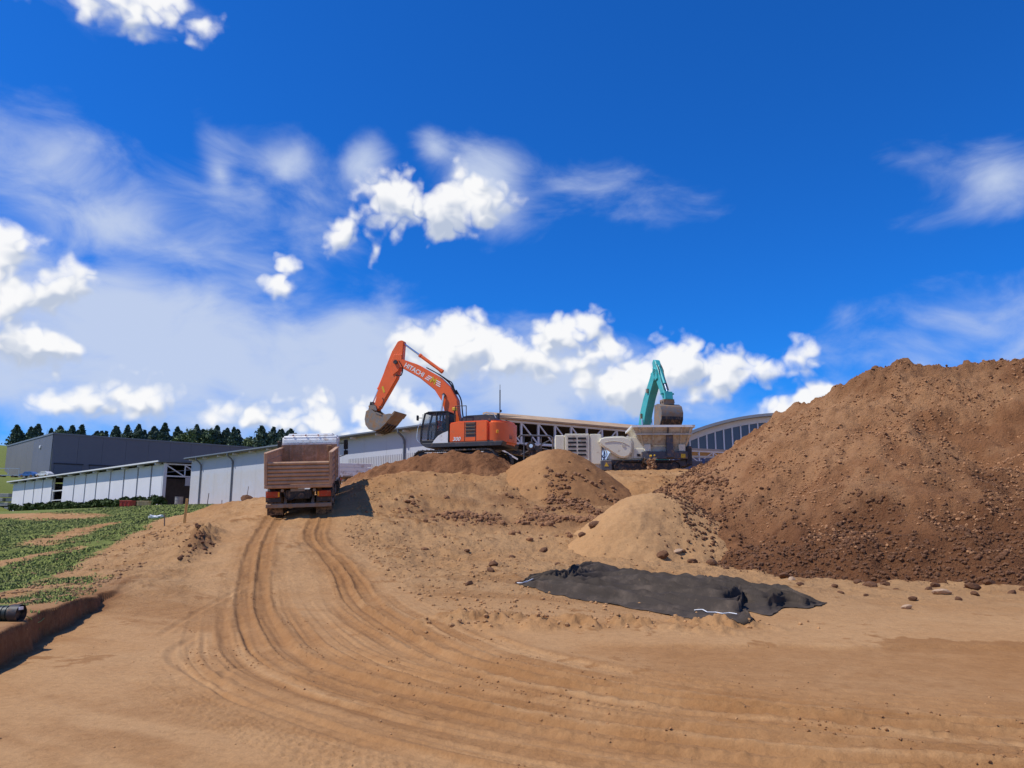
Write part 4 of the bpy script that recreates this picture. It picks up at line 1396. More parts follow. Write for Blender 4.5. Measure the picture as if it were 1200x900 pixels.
    # cab
    c = MB().prism([(4.35, .95), (6.3, .95), (6.35, 1.9), (6.1, 2.86), (5.9, 2.98), (4.45, 3.0), (4.35, 2.9)], -1.22, 1.22, 'x').build('cab', mats['white'], root, bevel=.07, seg=3, smooth=40)
    MB().prism([(4.5, 2.98), (4.6, 3.10), (5.7, 3.08), (5.95, 2.95)], -1.0, 1.0, 'x').build('roof_fairing', mats['white'], c, bevel=.05, seg=2)
    MB().box(-.9, .9, 4.335, 4.36, 2.25, 2.7).build('rear_window', mats['glass'], c)
    for s in (-1, 1):
        MB().box(s * 1.222 - .01, s * 1.222 + .01, 4.9, 5.9, 2.05, 2.72).build('side_window', mats['glass'], c)
        MB().box(s * 1.1 - .16, s * 1.1 + .16, 4.6, 6.0, .55, .95).build('step', d, c)
    for x in (-.75, -.2, .35):
        MB().box(x - .03, x + .03, 4.38, 4.5, 3.0, 3.06).build('roof_lamp', mats['redlamp'], c)
    mi = MB().box(1.42, 1.62, 5.95, 6.05, 2.30, 2.78).build('mirror', mats['black'], root, bevel=.03)
    MB().box(1.42, 1.62, 5.95, 6.05, 2.05, 2.26).build('mirror', mats['black'], root, bevel=.03)
    MB().tube([(1.2, 6.0, 2.6), (1.5, 6.0, 2.6), (1.5, 6.0, 2.05), (1.2, 6.0, 1.95)], .02).build('mirror_arm', mats['black'], mi)
    MB().box(-1.62, -1.42, 5.95, 6.05, 2.25, 2.75).build('mirror', mats['black'], root, bevel=.03)
    MB().tube([(-1.2, 6.0, 2.6), (-1.5, 6.0, 2.6), (-1.5, 6.0, 2.1), (-1.2, 6.0, 1.95)], .02).build('mirror_arm', mats['black'], mi)
    # fuel tank and tool boxes along the right side
    MB().box(.62, 1.18, 2.4, 3.5, .45, .95).build('fuel_tank', mats['steel'], root, bevel=.08, seg=2)
    MB().box(-1.18, -.62, 2.4, 3.5, .45, .95).build('battery_box', d, root, bevel=.04)


dump_truck()


def flatbed_truck():
    x, y = -10.6, 51.5
    z = H(x, y)
    root = empty('flatbed_truck', (x, y, z), (R(1), 0, R(14)))
    tag(root, 'white dropside truck parked beyond the muddy dump truck', 'truck')
    d = mats['dark']
    for s in (-1, 1):
        for yy in (.2, 4.2):
            wheel(root, s * .75, s * 1.05, yy, .45)
        MB().box(s * .42 - .05, s * .42 + .05, -1.0, 5.2, .6, .8).build('chassis_rail', d, root)
        sd_ = empty('side_board', (0, 0, 0))
        sd_.parent = root
        for k in range(3):
            MB().box(min(s * 1.13, s * 1.18), max(s * 1.13, s * 1.18), -1.2, 3.3, 1.0 + k * .27, 1.25 + k * .27).build('plank', mats['white'], sd_, bevel=.012)
        MB().box(s * .9 - .14, s * .9 + .14, -1.22, -1.16, .68, .82).build('tail_lamp', mats['redlamp'], root)
    MB().box(-1.18, 1.18, -1.2, 3.35, .88, .98).build('bed_floor', mats['steel'], root)
    tg = empty('tailgate', (0, 0, 0))
    tg.parent = root
    for k in range(3):
        MB().box(-1.12, 1.12, -1.25, -1.2, 1.0 + k * .27, 1.25 + k * .27).build('plank', mats['white'], tg, bevel=.012)
    for xx in (-.75, 0, .75):
        MB().box(xx - .05, xx + .05, -1.29, -1.25, .9, 1.06).build('latch', mats['letter'], tg)
    MB().box(-1.15, 1.15, -1.2, -1.1, .3, .42).build('underrun_bar', d, root)
    c = MB().prism([(3.5, .7), (5.2, .7), (5.25, 1.3), (4.9, 2.0), (3.5, 2.0)], -1.05, 1.05, 'x').build('cab', mats['white'], root, bevel=.07, seg=2)
    MB().box(-.8, .8, 3.485, 3.505, 1.35, 1.85).build('rear_window', mats['glass'], c)


flatbed_truck()

# ------------------------------------------------------------------ sheds
wall_pale = M('pale_panel', (.47, .485, .535), .55, var=.03, scale=.25, dirt=.06, dirtcol=(.45, .42, .38), low=(4.0, 4.6))
wall_white = M('white_panel', (.66, .65, .68), .6, var=.04, scale=.3, dirt=.10, dirtcol=(.50, .46, .42))
roof_grey = M('grey_roof_sheet', (.13, .14, .155), .55, var=.06, scale=.2)
fascia_tan = M('tan_roof_edge', (.50, .34, .20), .8, var=.12, scale=1.0)
dark_wall = M('anthracite_cladding', (.125, .135, .17), .6, var=.05, scale=.12)
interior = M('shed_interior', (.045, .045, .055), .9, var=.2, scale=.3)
steel_white = M('white_steelwork', (.66, .66, .67), .5, var=.04)
gutter_mat = M('zinc_gutter', (.14, .16, .19), .45, var=.06, scale=.4)
concrete = M('concrete', (.36, .34, .31), .9, var=.15, scale=1.5, bump=.6)


def frame_at(name, p, direction):
    """empty with x along direction (horizontal), y pointing to the back (left normal)"""
    return empty(name, p, (0, 0, math.atan2(direction[1], direction[0])))


def near_shed():
    # local x runs from the near corner (0) to the far left end; wall is in the plane y=0, building on -y
    A = Vector((-1.5, 66.8, 4.0))
    B = Vector((-46.6, 112.0, 4.0))
    L = (B - A).to_2d().length
    root = frame_at('storage_shed', A, (B - A))
    tag(root, 'long pale grey storage shed with truss front behind the orange excavator', 'shed')
    Hh = 6.75
    npan = 16
    for k in range(npan):
        a, b = L * k / npan, L * (k + 1) / npan
        MB().box(a + .01, b - .01, -.2, 0, 0, Hh).build('wall_panel', wall_pale, root)
    rib = MB()
    for k in range(60):
        x = 5.0 + k * .3
        rib.box(x, x + .09, .002, .045, .1, 4.4)
    tag(rib.build('ribbed_sheet', wall_pale, root), kind='stuff')
    # roof slab with overhang, rising to the back
    MB().prism([(.85, Hh - .12), (.85, Hh + .12), (-9, Hh + .62), (-18, Hh + .3), (-18, Hh + .05), (-9, Hh + .38)], -.4, L + .5, 'x').build('roof', roof_grey, root)
    MB().box(-.4, L + .5, .85, 1.03, Hh - .05, Hh + .13).build('gutter', gutter_mat, root, bevel=.03)
    for k in range(14):
        x = 3 + k * (L - 4) / 13
        MB().box(x - .06, x + .06, 0.0, .8, Hh - .32, Hh - .14).build('rafter_end', steel_white, root)
    for x in (L - 3.6, L - 13.5, L - 36.2, L - 51):
        MB().tube([(x, .93, Hh), (x, .9, Hh - .35), (x, .35, Hh - .75), (x, .14, Hh - 1.1), (x, .14, .1)], .11).build('downpipe', gutter_mat, root, smooth=40)
    # far end wall
    MB().box(L - .2, L - .005, -17.8, -.2, 0, Hh + .3).build('end_wall', wall_pale, root)
    # truss front: from the near corner to the right
    d2 = (Vector((.84, .54, 0))).normalized()
    fr = frame_at('truss_front', (0, 0, 0), d2)
    fr.rotation_euler = (0, 0, math.atan2(d2[1], d2[0]) - root.rotation_euler[2])
    fr.parent = root
    W = 21.6
    zt = Hh + .1
    f1 = MB().prism([(-.4, zt - .2), (-.4, zt - .06), (.9, zt + .48), (1.6, zt + .48), (1.6, zt + .2), (.0, zt - .2)], -.3, W, 'x').build('roof_edge', fascia_tan, fr)
    MB().box(-.3, W, -.1, .1, zt - .42, zt - .22).build('top_chord', steel_white, fr)
    MB().box(-.3, W, -.1, .1, zt - 2.35, zt - 2.17).build('bottom_chord', steel_white, fr)
    n = 11
    for k in range(n + 1):
        x = .9 + k * (W - 1.2) / n
        MB().box(x - .09, x + .09, -.08, .08, zt - 2.17, zt - .42).build('truss_post', steel_white, fr)
        if k < n:
            x2 = x + (W - 1.2) / n
            a, b = ((x + .1, zt - .45), (x2 - .1, zt - 2.15)) if k < 5 else ((x2 - .1, zt - .45), (x + .1, zt - 2.15))
            MB().bar((a[0], 0, a[1]), (b[0], 0, b[1]), .10, .12).build('truss_diagonal', steel_white, fr)
    for x in (.9, 11, W - .4):
        MB().box(x - .2, x + .2, -.2, .2, 0, zt - 2.36).build('column', steel_white, fr)
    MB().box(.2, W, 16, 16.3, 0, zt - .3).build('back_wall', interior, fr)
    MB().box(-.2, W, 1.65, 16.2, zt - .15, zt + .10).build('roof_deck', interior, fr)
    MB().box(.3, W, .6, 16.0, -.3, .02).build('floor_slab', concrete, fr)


near_shed()


def low_shed():
    A = Vector((-52.0, 115.0, 3.7))
    B = Vector((-112.2, 174.0, 3.55))
    L = (B - A).to_2d().length
    root = frame_at('open_shed', A, (B - A))
    tag(root, 'low white panelled shed with an open end at the grass slope', 'shed')
    Hh = 6.85
    # panel boundaries along the wall measured from the near end
    import bisect
    px = [190, 173, 157, 141, 125, 109, 96, 83, 69]
    px2 = [57, 46, 36, 25, 14]

    def s_of(u):
        t0 = (u - 600) / 900.0
        dx, dy = (B - A).x / L, (B - A).y / L
        # where the bearing t0 = x / y meets the wall line (perspective of a straight wall)
        return (t0 * A.y * .985 - A.x) / (dx - t0 * dy * .985)
    e1 = [s_of(u) for u in px]
    e2 = [s_of(u) for u in px2]
    e1[0] = 0.0
    e2[-1] = L
    for e in (e1, e2):
        for a, b in zip(e[:-1], e[1:]):
            MB().box(a + .28, b - .28, -.2, 0, .25, Hh - .3).build('wall_panel', wall_white, root, bevel=.02)
            MB().box(b - .14, b + .14, -.5, -.22, 0, Hh - .2).build('post', gutter_mat, root)
        MB().box(e[0] - .14, e[0] + .14, -.5, -.22, 0, Hh - .2).build('post', steel_white, root)
    g0, g1 = e1[-1], e2[0]
    MB().box(g0, g1, -.3, -.15, Hh - 2.9, Hh - 2.7).build('cross_beam', steel_white, root)
    MB().box(g0, g1, -.3, -.15, Hh - 4.7, Hh - 4.55).build('cross_beam', steel_white, root)
    MB().prism([(.95, Hh - .1), (.95, Hh + .12), (-12, Hh + .6), (-12, Hh + .35)], -.6, L + .8, 'x').build('roof', roof_grey, root)
    MB().box(-.6, L + .8, .95, 1.13, Hh - .05, Hh + .16).build('gutter', steel_white, root)
    for k in range(13):
        x = 1 + k * (L - 2) / 12
        MB().box(x - .12, x + .12, -.1, .9, Hh - .42, Hh - .13).build('rafter_end', steel_white, root)
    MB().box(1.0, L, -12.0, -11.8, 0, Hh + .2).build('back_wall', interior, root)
    MB().box(L - .2, L, -11.8, -.2, 0, Hh).build('end_wall', wall_white, root)
    # open end frame: posts, beam and braces
    MB().box(-.15, .15, -.30, .0, 0, Hh - .1).build('corner_post', steel_white, root)
    MB().box(-.1, .1, -12, -.3, Hh - 2.15, Hh - 1.95).build('end_beam', steel_white, root)
    MB().box(-.1, .1, -12, -.3, Hh - .35, Hh - .15).build('end_beam', steel_white, root)
    for k in range(4):
        y0 = -.35 - k * 2.9
        MB().bar((0, y0, Hh - .4), (0, y0 - 2.8, Hh - 2.0), .16, .16).build('brace', steel_white, root)
        MB().box(-.07, .07, y0 - 2.95, y0 - 2.8, Hh - 2.0, Hh - .3).build('strut', steel_white, root)
    MB().box(-.05, .08, -6.5, -3.4, Hh - 3.4, Hh - 2.2).build('sign_board', wall_pale, root)
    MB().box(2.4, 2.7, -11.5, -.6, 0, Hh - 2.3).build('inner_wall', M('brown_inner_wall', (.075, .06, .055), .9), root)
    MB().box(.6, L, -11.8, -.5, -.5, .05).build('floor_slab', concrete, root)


low_shed()


def dark_hall():
    C = Vector((-119.8, 200.0, 12.3))
    root = empty('warehouse', C, (0, 0, R(45)))
    tag(root, 'big dark grey warehouse with two garage doors behind the low white shed', 'warehouse')
    Hh = 12.4
    # local x: right wall, running away to the right; local y: left wall, running away to the left
    pw = 6.0
    for k in range(26):
        MB().box(k * pw + .02, (k + 1) * pw - .02, -.2, .0, 0, Hh).build('cladding_panel', dark_wall, root)
    dl = M('grey_cladding', (.15, .15, .16), .6, var=.05, scale=.12)
    for k in range(8):
        MB().box(-.2, .0, k * pw + .02, (k + 1) * pw - .02, 0, Hh).build('cladding_panel', dark_wall if k < 3 else dl, root)
    MB().box(.02, 155, .02, 47, Hh - .6, Hh - .1).build('roof', roof_grey, root)
    MB().box(-.35, 156, -.35, -.2, Hh - .35, Hh + .05).box(-.35, -.2, -.2, 48, Hh - .35, Hh + .05).build('roof_trim', gutter_mat, root)
    door = M('blue_grey_door', (.085, .105, .15), .5, var=.05, scale=.3)
    for x in (.8, 9.2):
        g = MB().box(x, x + 6.6, -.42, -.2, 0, 4.3).build('garage_door', door, root)
        MB().box(x - .2, x + 6.8, -.55, -.2, 4.3, 4.6).build('door_lintel', interior, g)
        for k in range(4):
            MB().box(x + .05, x + 6.55, -.45, -.42, k * 1.05 + .04, (k + 1) * 1.05 - .04).build('door_slat', door, g)
    o = MB().box(-.5, -.2, 10, 11, Hh - 3.4, Hh - 2.6).build('wall_lamp', steel_white, root, bevel=.1)


dark_hall()


def arched_hall():
    root = empty('arched_hall', (37.0, 104.0, 4.0), (0, 0, R(-8)))
    tag(root, 'arched hall with a tall glazed front behind the huge soil heap', 'hall')
    Rr, half = 34.0, 16.0
    glass = M('hall_glazing', (.055, .075, .115), .12, var=.05, spec=.6)
    base = 11.7 - Rr + .25

    def zz(x):
        return base + math.sqrt(Rr * Rr - x * x)
    n = 28
    xs = [-half + 2 * half * i / n for i in range(n + 1)]
    prof_o = [(x * 1.02, zz(x) + .35) for x in xs]
    prof_i = [(x, zz(x)) for x in xs]
    MB().prism(prof_o + prof_i[::-1], -1.2, 26, 'y').build('roof', M('hall_roof', (.22, .235, .26), .5, var=.03), root)
    prof_k = [(x * .985, zz(x) - .75) for x in xs]
    MB().prism([(x, z - .01) for x, z in prof_i] + prof_k[::-1], -.15, .05, 'y').build('arch_trim', steel_white, root)
    sill = 7.2
    m = 28
    for k in range(m):
        a, b = -half + 2 * half * k / m, -half + 2 * half * (k + 1) / m
        za, zb_ = zz(a) - .76, zz(b) - .76
        if min(za, zb_) > sill + .2:
            MB().prism([(a + .07, sill), (b - .07, sill), (b - .07, zb_), (a + .07, za)], .02, .06, 'y').build('pane', glass, root)
        if za > sill + .2 and k > 0:
            MB().box(a - .09, a + .09, -.22, .1, sill, za + .02).build('mullion', steel_white, root)
    MB().box(-half, half, -.3, .1, sill - .35, sill).build('sill', steel_white, root)
    MB().box(-half, half, -.1, .05, 0, sill - .36).build('lower_wall', dark_wall, root)
    MB().box(-half + .3, half - .3, 25, 25.2, 0, 9).build('back_wall', interior, root)


arched_hall()


def canopy():
    root = empty('canopy', (24.6, 88.0, 3.5), (0, 0, R(25)))
    tag(root, 'low white steel canopy with trusses beside the crusher hopper', 'canopy')
    L = 16
    MB().box(-8, L, -.2, 6, 6.15, 6.35).build('roof', M('canopy_roof', (.42, .36, .30), .8, var=.08), root)
    for zc in (6.05, 4.75):
        MB().box(-8, L, -.12, .12, zc - .09, zc + .09).build('chord', steel_white, root)
    n = 12
    for k in range(n + 1):
        x = -8 + k * (L + 8) / n
        MB().box(x - .08, x + .08, -.1, .1, 4.84, 5.96).build('truss_post', steel_white, root)
        if k < n:
            x2 = x + (L + 8) / n
            a, b = ((x + .1, 5.95), (x2 - .1, 4.85)) if k % 2 else ((x + .1, 4.85), (x2 - .1, 5.95))
            MB().bar((a[0], 0, a[1]), (b[0], 0, b[1]), .09, .1).build('truss_diagonal', steel_white, root)
    for x in (-7.8, 0, 8, L - .2):
        MB().box(x - .12, x + .12, -.12, .12, .8, 4.65).build('column', steel_white, root)


canopy()


def site_fence():
    root = empty('fence', (12.0, 68.0, H(12, 68)), (0, 0, R(4)))
    tag(root, 'dark fence with blue posts to the right of the crusher', 'fence')
    blue = M('blue_post', (.03, .055, .16), .5)
    pan = M('dark_fence_board', (.10, .10, .12), .8, var=.2)
    n = 9
    for k in range(n):
        x = k * 1.25
        MB().box(x - .09, x + .09, -.09, .09, 0, 2.75).build('post', blue, root)
        if k < n - 1:
            for j in range(4):
                MB().box(x + .1, x + 1.15, -.03, .03, .1 + j * .62, .68 + j * .62).build('board', pan, root)
    MB().bar((-.2, 0, 3.0), (n * 1.25 - 1.1, 0, 2.86), .2, .16).build('top_rail', M('fence_cap', (.36, .35, .34), .7), root)


site_fence()


def antenna():
    x, y = -1.1, 69.5
    root = MB().cyl((0, 0, 0), (0, 0, 2.6), .05, n=8).cyl((0, 0, 0), (0, 0, .3), .09, n=8).cyl((0, 0, 2.6), (0, 0, 3.1), .025, n=6).box(.02, .16, -.05, .05, .55, .75)
    o = root.build('antenna_mast', mats['dark'])
    o.location = (x, y, 11.05)
    tag(o, 'thin antenna mast standing on the shed roof corner', 'mast')


antenna()

# ------------------------------------------------------------------ small things on the left
wood = M('raw_wood', (.66, .40, .13), .8, var=.2, scale=6, stretch=(1, 1, .15), bump=.3)
grey_wood = M('weathered_wood', (.20, .17, .14), .9, var=.2, scale=6)


def stake(x, y, h, w, mt, label, tilt=(0, 0), group=None):
    z = H(x, y)
    m = MB().prism([(-w / 2, -.25), (w / 2, -.25), (w / 2, h - .02), (w * .3, h), (-w * .35, h)], -w * .3, w * .3)
    o = m.build('stake', mt, None, bevel=.006)
    o.location = (x, y, z)
    o.rotation_euler = (R(tilt[0]), R(tilt[1]), R(12))
    tag(o, label, 'stake', group)


stake(-13.9, 33.1, 1.05, .11, wood, 'bright yellow wooden stake at the edge of the grass', (0, 2))
stake(-15.4, 34.6, .55, .05, grey_wood, 'short thin grey stake left of the yellow wooden stake', (2, -3))
stake(-22.8, 58.0, 1.6, .06, grey_wood, 'thin grey pole before the pale shed, left of the first downpipe', (0, 4))
stake(-20.6, 60.0, 1.9, .05, grey_wood, 'thin grey pole before the pale shed, right of the first downpipe', (0, 5))
stake(-19.4, 52.0, .8, .05, grey_wood, 'short grey stake low before the pale shed wall', (0, -2))


def site_box(name, x, y, dims, mt, label, cat, rz=45, lid=None):
    z = H(x, y)
    a, b, c = dims
    root = empty(name, (x, y, z), (0, 0, R(rz)))
    tag(root, label, cat)
    MB().box(-a / 2, a / 2, -b / 2, b / 2, 0, c).build('body', mt, root, bevel=.03)
    MB().box(-a / 2 - .04, a / 2 + .04, -b / 2 - .04, b / 2 + .04, c - .12, c + .03).build('rim', lid or mt, root, bevel=.02)
    n = max(3, int(a / .6))
    for k in range(n):
        xx = -a / 2 + a * (k + .5) / n
        MB().box(xx - .05, xx + .05, -b / 2 - .06, -b / 2, .1, c - .14).build('rib', mt, root)
    return root


red_mat = M('red_container', (.42, .045, .03), .6, dirt=.15, scale=.8)
site_box('skip_container', -50.2, 101.5, (1.5, 1.2, .75), red_mat, 'small red skip container in front of the low white shed', 'container', 0)
site_box('crate', -47.6, 100.5, (1.4, 1.1, .6), M('tan_crate', (.60, .40, .21), .8), 'tan crate right of the red skip container', 'crate', 10)


def debris():
    m = MB()
    for k in range(7):
        x, y = random.uniform(-.5, .5), random.uniform(-.2, .2)
        m.box(x - .18, x + .18, y - .12, y + .12, 0, .12 + .1 * random.random(), rot=(random.uniform(-.3, .3), random.uniform(-.3, .3), random.random() * 3))
    o = m.build('plastic_scrap', mats['letter'])
    x, y = -27.6, 60.0
    o.location = (x, y, H(x, y) + .05)
    tag(o, 'crumpled white plastic scrap lying in the grass', 'scrap')


debris()


def barrel(x, y, label):
    z = 3.85
    root = empty('barrel', (x, y, z))
    tag(root, label, 'barrel')
    g = M('grey_barrel', (.30, .30, .29), .7, var=.2)
    MB().cyl((0, 0, 0), (0, 0, 1.5), .55, n=18).build('body', g, root, smooth=40)
    for k in (.02, .5, 1.0, 1.44):
        MB().cyl((0, 0, k), (0, 0, k + .06), .58, n=18).build('hoop', g, root)


barrel(-48.6, 113.3, 'grey barrel standing in the open end of the low shed')


def sack_stack():
    root = empty('tarp_bundle', (-84.2, 148.9, 3.8), (0, 0, R(135)))
    tag(root, 'pinkish tarp bundle in the gap of the low shed wall', 'bundle')
    pm = M('pink_tarp', (.50, .27, .25), .8, var=.2)
    for k in range(3):
        MB().box(-.6, .6, -.5, .5, k * 1.1 + .02, k * 1.1 + 1.05).build('fold', pm, root, bevel=.2, seg=3)


sack_stack()


def block_stack():
    root = empty('block_wall', (-117.0, 178.0, 3.3), (0, 0, R(0)))
    tag(root, 'stacked pale concrete blocks left of the low white shed', 'wall')
    for r_ in range(5):
        for k in range(5):
            x = -9.5 + k * 2.3 + (r_ % 2) * 1.1 + random.uniform(-.12, .12)
            MB().box(x, x + 1.95, random.uniform(-.25, .1), 1.2, r_ * 1.02, r_ * 1.02 + .8).build('block', concrete, root, bevel=.06)


block_stack()


def far_car(x, y, z, rz, paint, label):
    root = empty('parked_car', (x, y, z), (0, 0, R(rz)))
    tag(root, label, 'car')
    b = MB().prism([(-2.2, .35), (2.15, .35), (2.2, .75), (1.2, .92), (.6, 1.42), (-1.2, 1.45), (-2.0, .98), (-2.25, .9)], -.85, .85).build('body', paint, root, bevel=.08, seg=2)
    MB().prism([(1.05, .93), (.55, 1.36), (-1.1, 1.39), (-1.7, .98)], -.87, .87).build('side_window', mats['glass'], b)
    for sx in (-1.35, 1.35):
        for s in (-1, 1):
            MB().cyl((sx, s * .68, .33), (sx, s * .88, .33), .33, n=16).build('wheel', mats['rubber'], root)
    MB().box(2.12, 2.22, -.75, -.4, .6, .75).build('headlight', mats['letter'], root)
    MB().box(2.12, 2.22, .4, .75, .6, .75).build('headlight', mats['letter'], root)


far_car(-122.8, 196.2, 12.2, 170, M('blue_car_paint', (.06, .16, .42), .3), 'small blue car parked beside the dark warehouse')
far_car(-118.3, 195.4, 12.1, 160, M('white_car_paint', (.72, .72, .72), .3), 'white car parked beside the dark warehouse doors')
for o_ in [o for o in bpy.data.objects if o.name.startswith('parked_car')]:
    o_.location.z = H(o_.location.x, o_.location.y)


def frame_trailer():
    x, y = -133.5, 203.0
    root = empty('frame_trailer', (x, y, H(x, y)), (0, 0, R(8)))
    tag(root, 'pale open frame trailer at the left end of the dark warehouse', 'trailer')
    MB().box(-4, 4, -1, 1, .8, 1.0).build('deck', steel_white, root)
    for x in (-3.9, -1.3, 1.3, 3.9):
        MB().box(x - .06, x + .06, -1.0, -.88, 1.0, 2.6).build('upright', steel_white, root)
    MB().box(-4, 4, -1.0, -.88, 2.6, 2.75).build('rail', steel_white, root)
    for x in (-1.5, -.4, 2.5):
        MB().cyl((x, -1.02, .45), (x, -.75, .45), .45, n=16).build('wheel', mats['rubber'], root)
        MB().cyl((x, 1.02, .45), (x, .75, .45), .45, n=16).build('wheel', mats['rubber'], root)


frame_trailer()


def drain_pipe():
    y = 10.75
    x = -6.72
    z = Hd(x - .3, y) + .10
    root = empty('drain_pipe', (x, y, z), (0, R(1), R(177)))
    tag(root, 'dark green corrugated pipe end lying on the grassy bank', 'pipe')
    pm = M('dark_green_plastic', (.018, .03, .026), .5, dirt=.25)
    n = 22
    prof = []
    L = 3.2
    k = 0
    x_ = 0.0
    while x_ < L:
        prof += [(x_, .105), (x_ + .035, .105), (x_ + .04, .096), (x_ + .06, .096)]
        x_ += .065
    V = []
    for (a, r) in prof:
        for i in range(n):
            t = 2 * math.pi * i / n
            V.append((a, r * math.cos(t), r * math.sin(t)))
    MB().add(V, [tuple(int(q) for q in f) for f in grid_faces(len(prof), n, True)]).build('pipe_body', pm, root, smooth=40)
    MB().cyl((-.10, 0, 0), (.03, 0, 0), .115, n=22, caps=False).cyl((-.02, 0, 0), (.01, 0, 0), .092, n=22).build('collar', mats['dark'], root, smooth=40)
    MB().box(-.125, -.10, .0, .07, .05, .09).build('label_tag', mats['letter'], root)


drain_pipe()

cord = MB().curve([(a, b, Hd(a, b) + c) for a, b, c in ((-8.2, 10.3, .1), (-7.3, 10.5, .12), (-6.75, 10.95, .06), (-7.05, 11.9, .03), (-7.6, 13.3, .03))], .006, 5).build('marker_cord', M('green_cord', (.25, .36, .10), .7))
tag(cord, 'thin green marker cord running along the cut bank edge', 'cord')


# ------------------------------------------------------------------ black sheet
def sheet():
    OUT = [(.08, 18.5), (.42, 19.4), (.98, 20.2), (2.22, 22.8), (3.52, 22.5), (4.71, 21.8), (5.42, 20.1), (5.94, 18.4), (6.3, 15.9), (5.6, 15.0), (5.25, 15.15), (4.55, 14.1), (4.3, 14.6), (3.86, 12.65), (3.5, 12.85), (3.12, 13.3), (2.62, 14.4), (1.98, 15.4), (1.39, 16.2), (.74, 17.2)]
    def chain(P, n):
        c = catmull(P, .05)
        s_ = np.concatenate([[0], np.cumsum(np.linalg.norm(np.diff(c, axis=0), axis=1))])
        q = np.linspace(0, s_[-1], n)
        return np.stack([np.interp(q, s_, c[:, 0]), np.interp(q, s_, c[:, 1])], -1)
    N, Mm = 190, 110
    up = chain(OUT[:9], N)
    dn = chain([OUT[0]] + OUT[:8:-1] + [OUT[8]], N)
    sv = np.linspace(0, 1, Mm)[None, :, None]
    G = up[:, None] * (1 - sv) + dn[:, None] * sv
    x, y = G[..., 0].ravel(), G[..., 1].ravel()
    tt = np.repeat(np.linspace(0, 1, N), Mm)
    ss_ = np.tile(np.linspace(0, 1, Mm), N)
    x = x + .05 * fbm(tt * 30, ss_ * 3, 1, 3, .5, 211) * np.abs(2 * ss_ - 1)
    y = y + .16 * fbm(tt * 30, ss_ * 3, 1, 3, .5, 213) * np.abs(2 * ss_ - 1)
    edge = np.minimum(np.minimum(ss_, 1 - ss_) * 4, np.minimum(tt, (1 - tt)) * 3.5)
    f = fbm(ss_ * 7 + tt * 1.2, tt * 2.2, 1.0, 4, .55, 201)
    rid = np.clip(1 - np.abs(fbm(ss_ * 9.0 + tt * 1.2, tt * 1.3, 1.0, 3, .5, 205)) * 4.0, 0, 1) ** 2.2
    env = sst(edge, .02, .5)
    z = ground_h(x, y) + .014 + (.05 * np.clip(f + .25, 0, 1) + .25 * rid) * env + .025 * np.clip(fbm(x, y, 4, 3, .6, 207) + .2, 0, 1)
    me = mesh_np('geotextile_sheet', np.stack([x, y, z], -1), grid_faces(N, Mm)[:, ::-1])
    m = bpy.data.materials.new('black_geotextile')
    m.use_nodes = True
    t = NT(m.node_tree)
    b = t.nt.nodes['Principled BSDF']
    pos = t.n('ShaderNodeNewGeometry').outputs['Position']
    n1, _ = t.noise(pos, 1.3, 6, .65)
    n2, _ = t.noise(pos, 9, 5, .7)
    c = t.mix(t.ss(n1, .45, .75), (.058, .045, .035), (.125, .094, .070))
    c = t.mix(t.m('MULTIPLY', t.ss(n2, .58, .8), .45), c, (.26, .17, .10))
    t.put(b.inputs['Base Color'], c)
    b.inputs['Roughness'].default_value = .85
    b.inputs['Specular IOR Level'].default_value = .12
    wv = t.n('ShaderNodeTexWave')
    wv.inputs['Scale'].default_value = 14
    wv.inputs['Distortion'].default_value = 1.5
    t.put(wv.inputs['Vector'], pos)
    bp = t.n('ShaderNodeBump')
    bp.inputs['Strength'].default_value = .35
    bp.inputs['Distance'].default_value = .02
    t.put(bp.inputs['Height'], t.m('ADD', n2, t.m('MULTIPLY', wv.outputs['Fac'], .3)))
    t.put(b.inputs['Normal'], bp.outputs[0])
    o = link('geotextile_sheet', me, m)
    so = o.modifiers.new('thickness', 'SOLIDIFY')
    so.thickness = .008
    so.offset = 1
    tag(o, 'crumpled black geotextile sheet spread over the sand', 'sheet')
    for k, (pts, lb) in enumerate((([(.12, 18.3), (.24, 18.2), (.30, 18.5), (.5, 18.9)], 'white string knot at the left corner of the black sheet'), ([(3.3, 14.4), (3.42, 14.28), (3.46, 14.12), (3.6, 14.1), (3.68, 13.92), (3.8, 13.95), (3.9, 13.8)], 'white torn string on the front fold of the black sheet'))):
        P = []
        for (px_, py_) in pts:
            d = np.hypot(x - px_, y - py_)
            i = int(d.argmin())
            P.append((px_, py_, (z[i] if d[i] < .15 else Hd(px_, py_)) + .03))
        s = MB().curve(P, .012 if k == 0 else .009, 6, .06)
        if k == 0:
            s.curve([(P[1][0] - .1, P[1][1] - .1, P[1][2]), P[1], (P[1][0] + .1, P[1][1] + .25, P[1][2] + .02)], .009, 6, .06)
        tag(s.build('string', mats['letter']), lb, 'string')


sheet()


# ------------------------------------------------------------------ stones and clods
def rock_mesh(name, seed, sub=2, flat=.7):
    bm = bmesh.new()
    bmesh.ops.create_icosphere(bm, subdivisions=sub, radius=1.0)
    rs = random.Random(seed)
    ph = [(Vector((rs.gauss(0, 1), rs.gauss(0, 1), rs.gauss(0, 1))).normalized(), rs.uniform(.55, .95)) for _ in range(9)]
    for v in bm.verts:
        p = v.co.copy()
        for n, dd in ph:
            e = p.dot(n) - dd
            if e > 0:
                p -= n * e * .8
        v.co = p * (1 + rs.uniform(-.06, .06))
        v.co.z *= flat
    me = bpy.data.meshes.new(name)
    bm.to_mesh(me)
    bm.free()
    return me


def surf(x, y):
    x = np.asarray(x, float)
    y = np.asarray(y, float)
    z = ground_h(x, y)
    for f in (pile_h, sand_heap_h, brown_heap_h, mound_h):
        z = np.maximum(z, f(x, y))
    return z


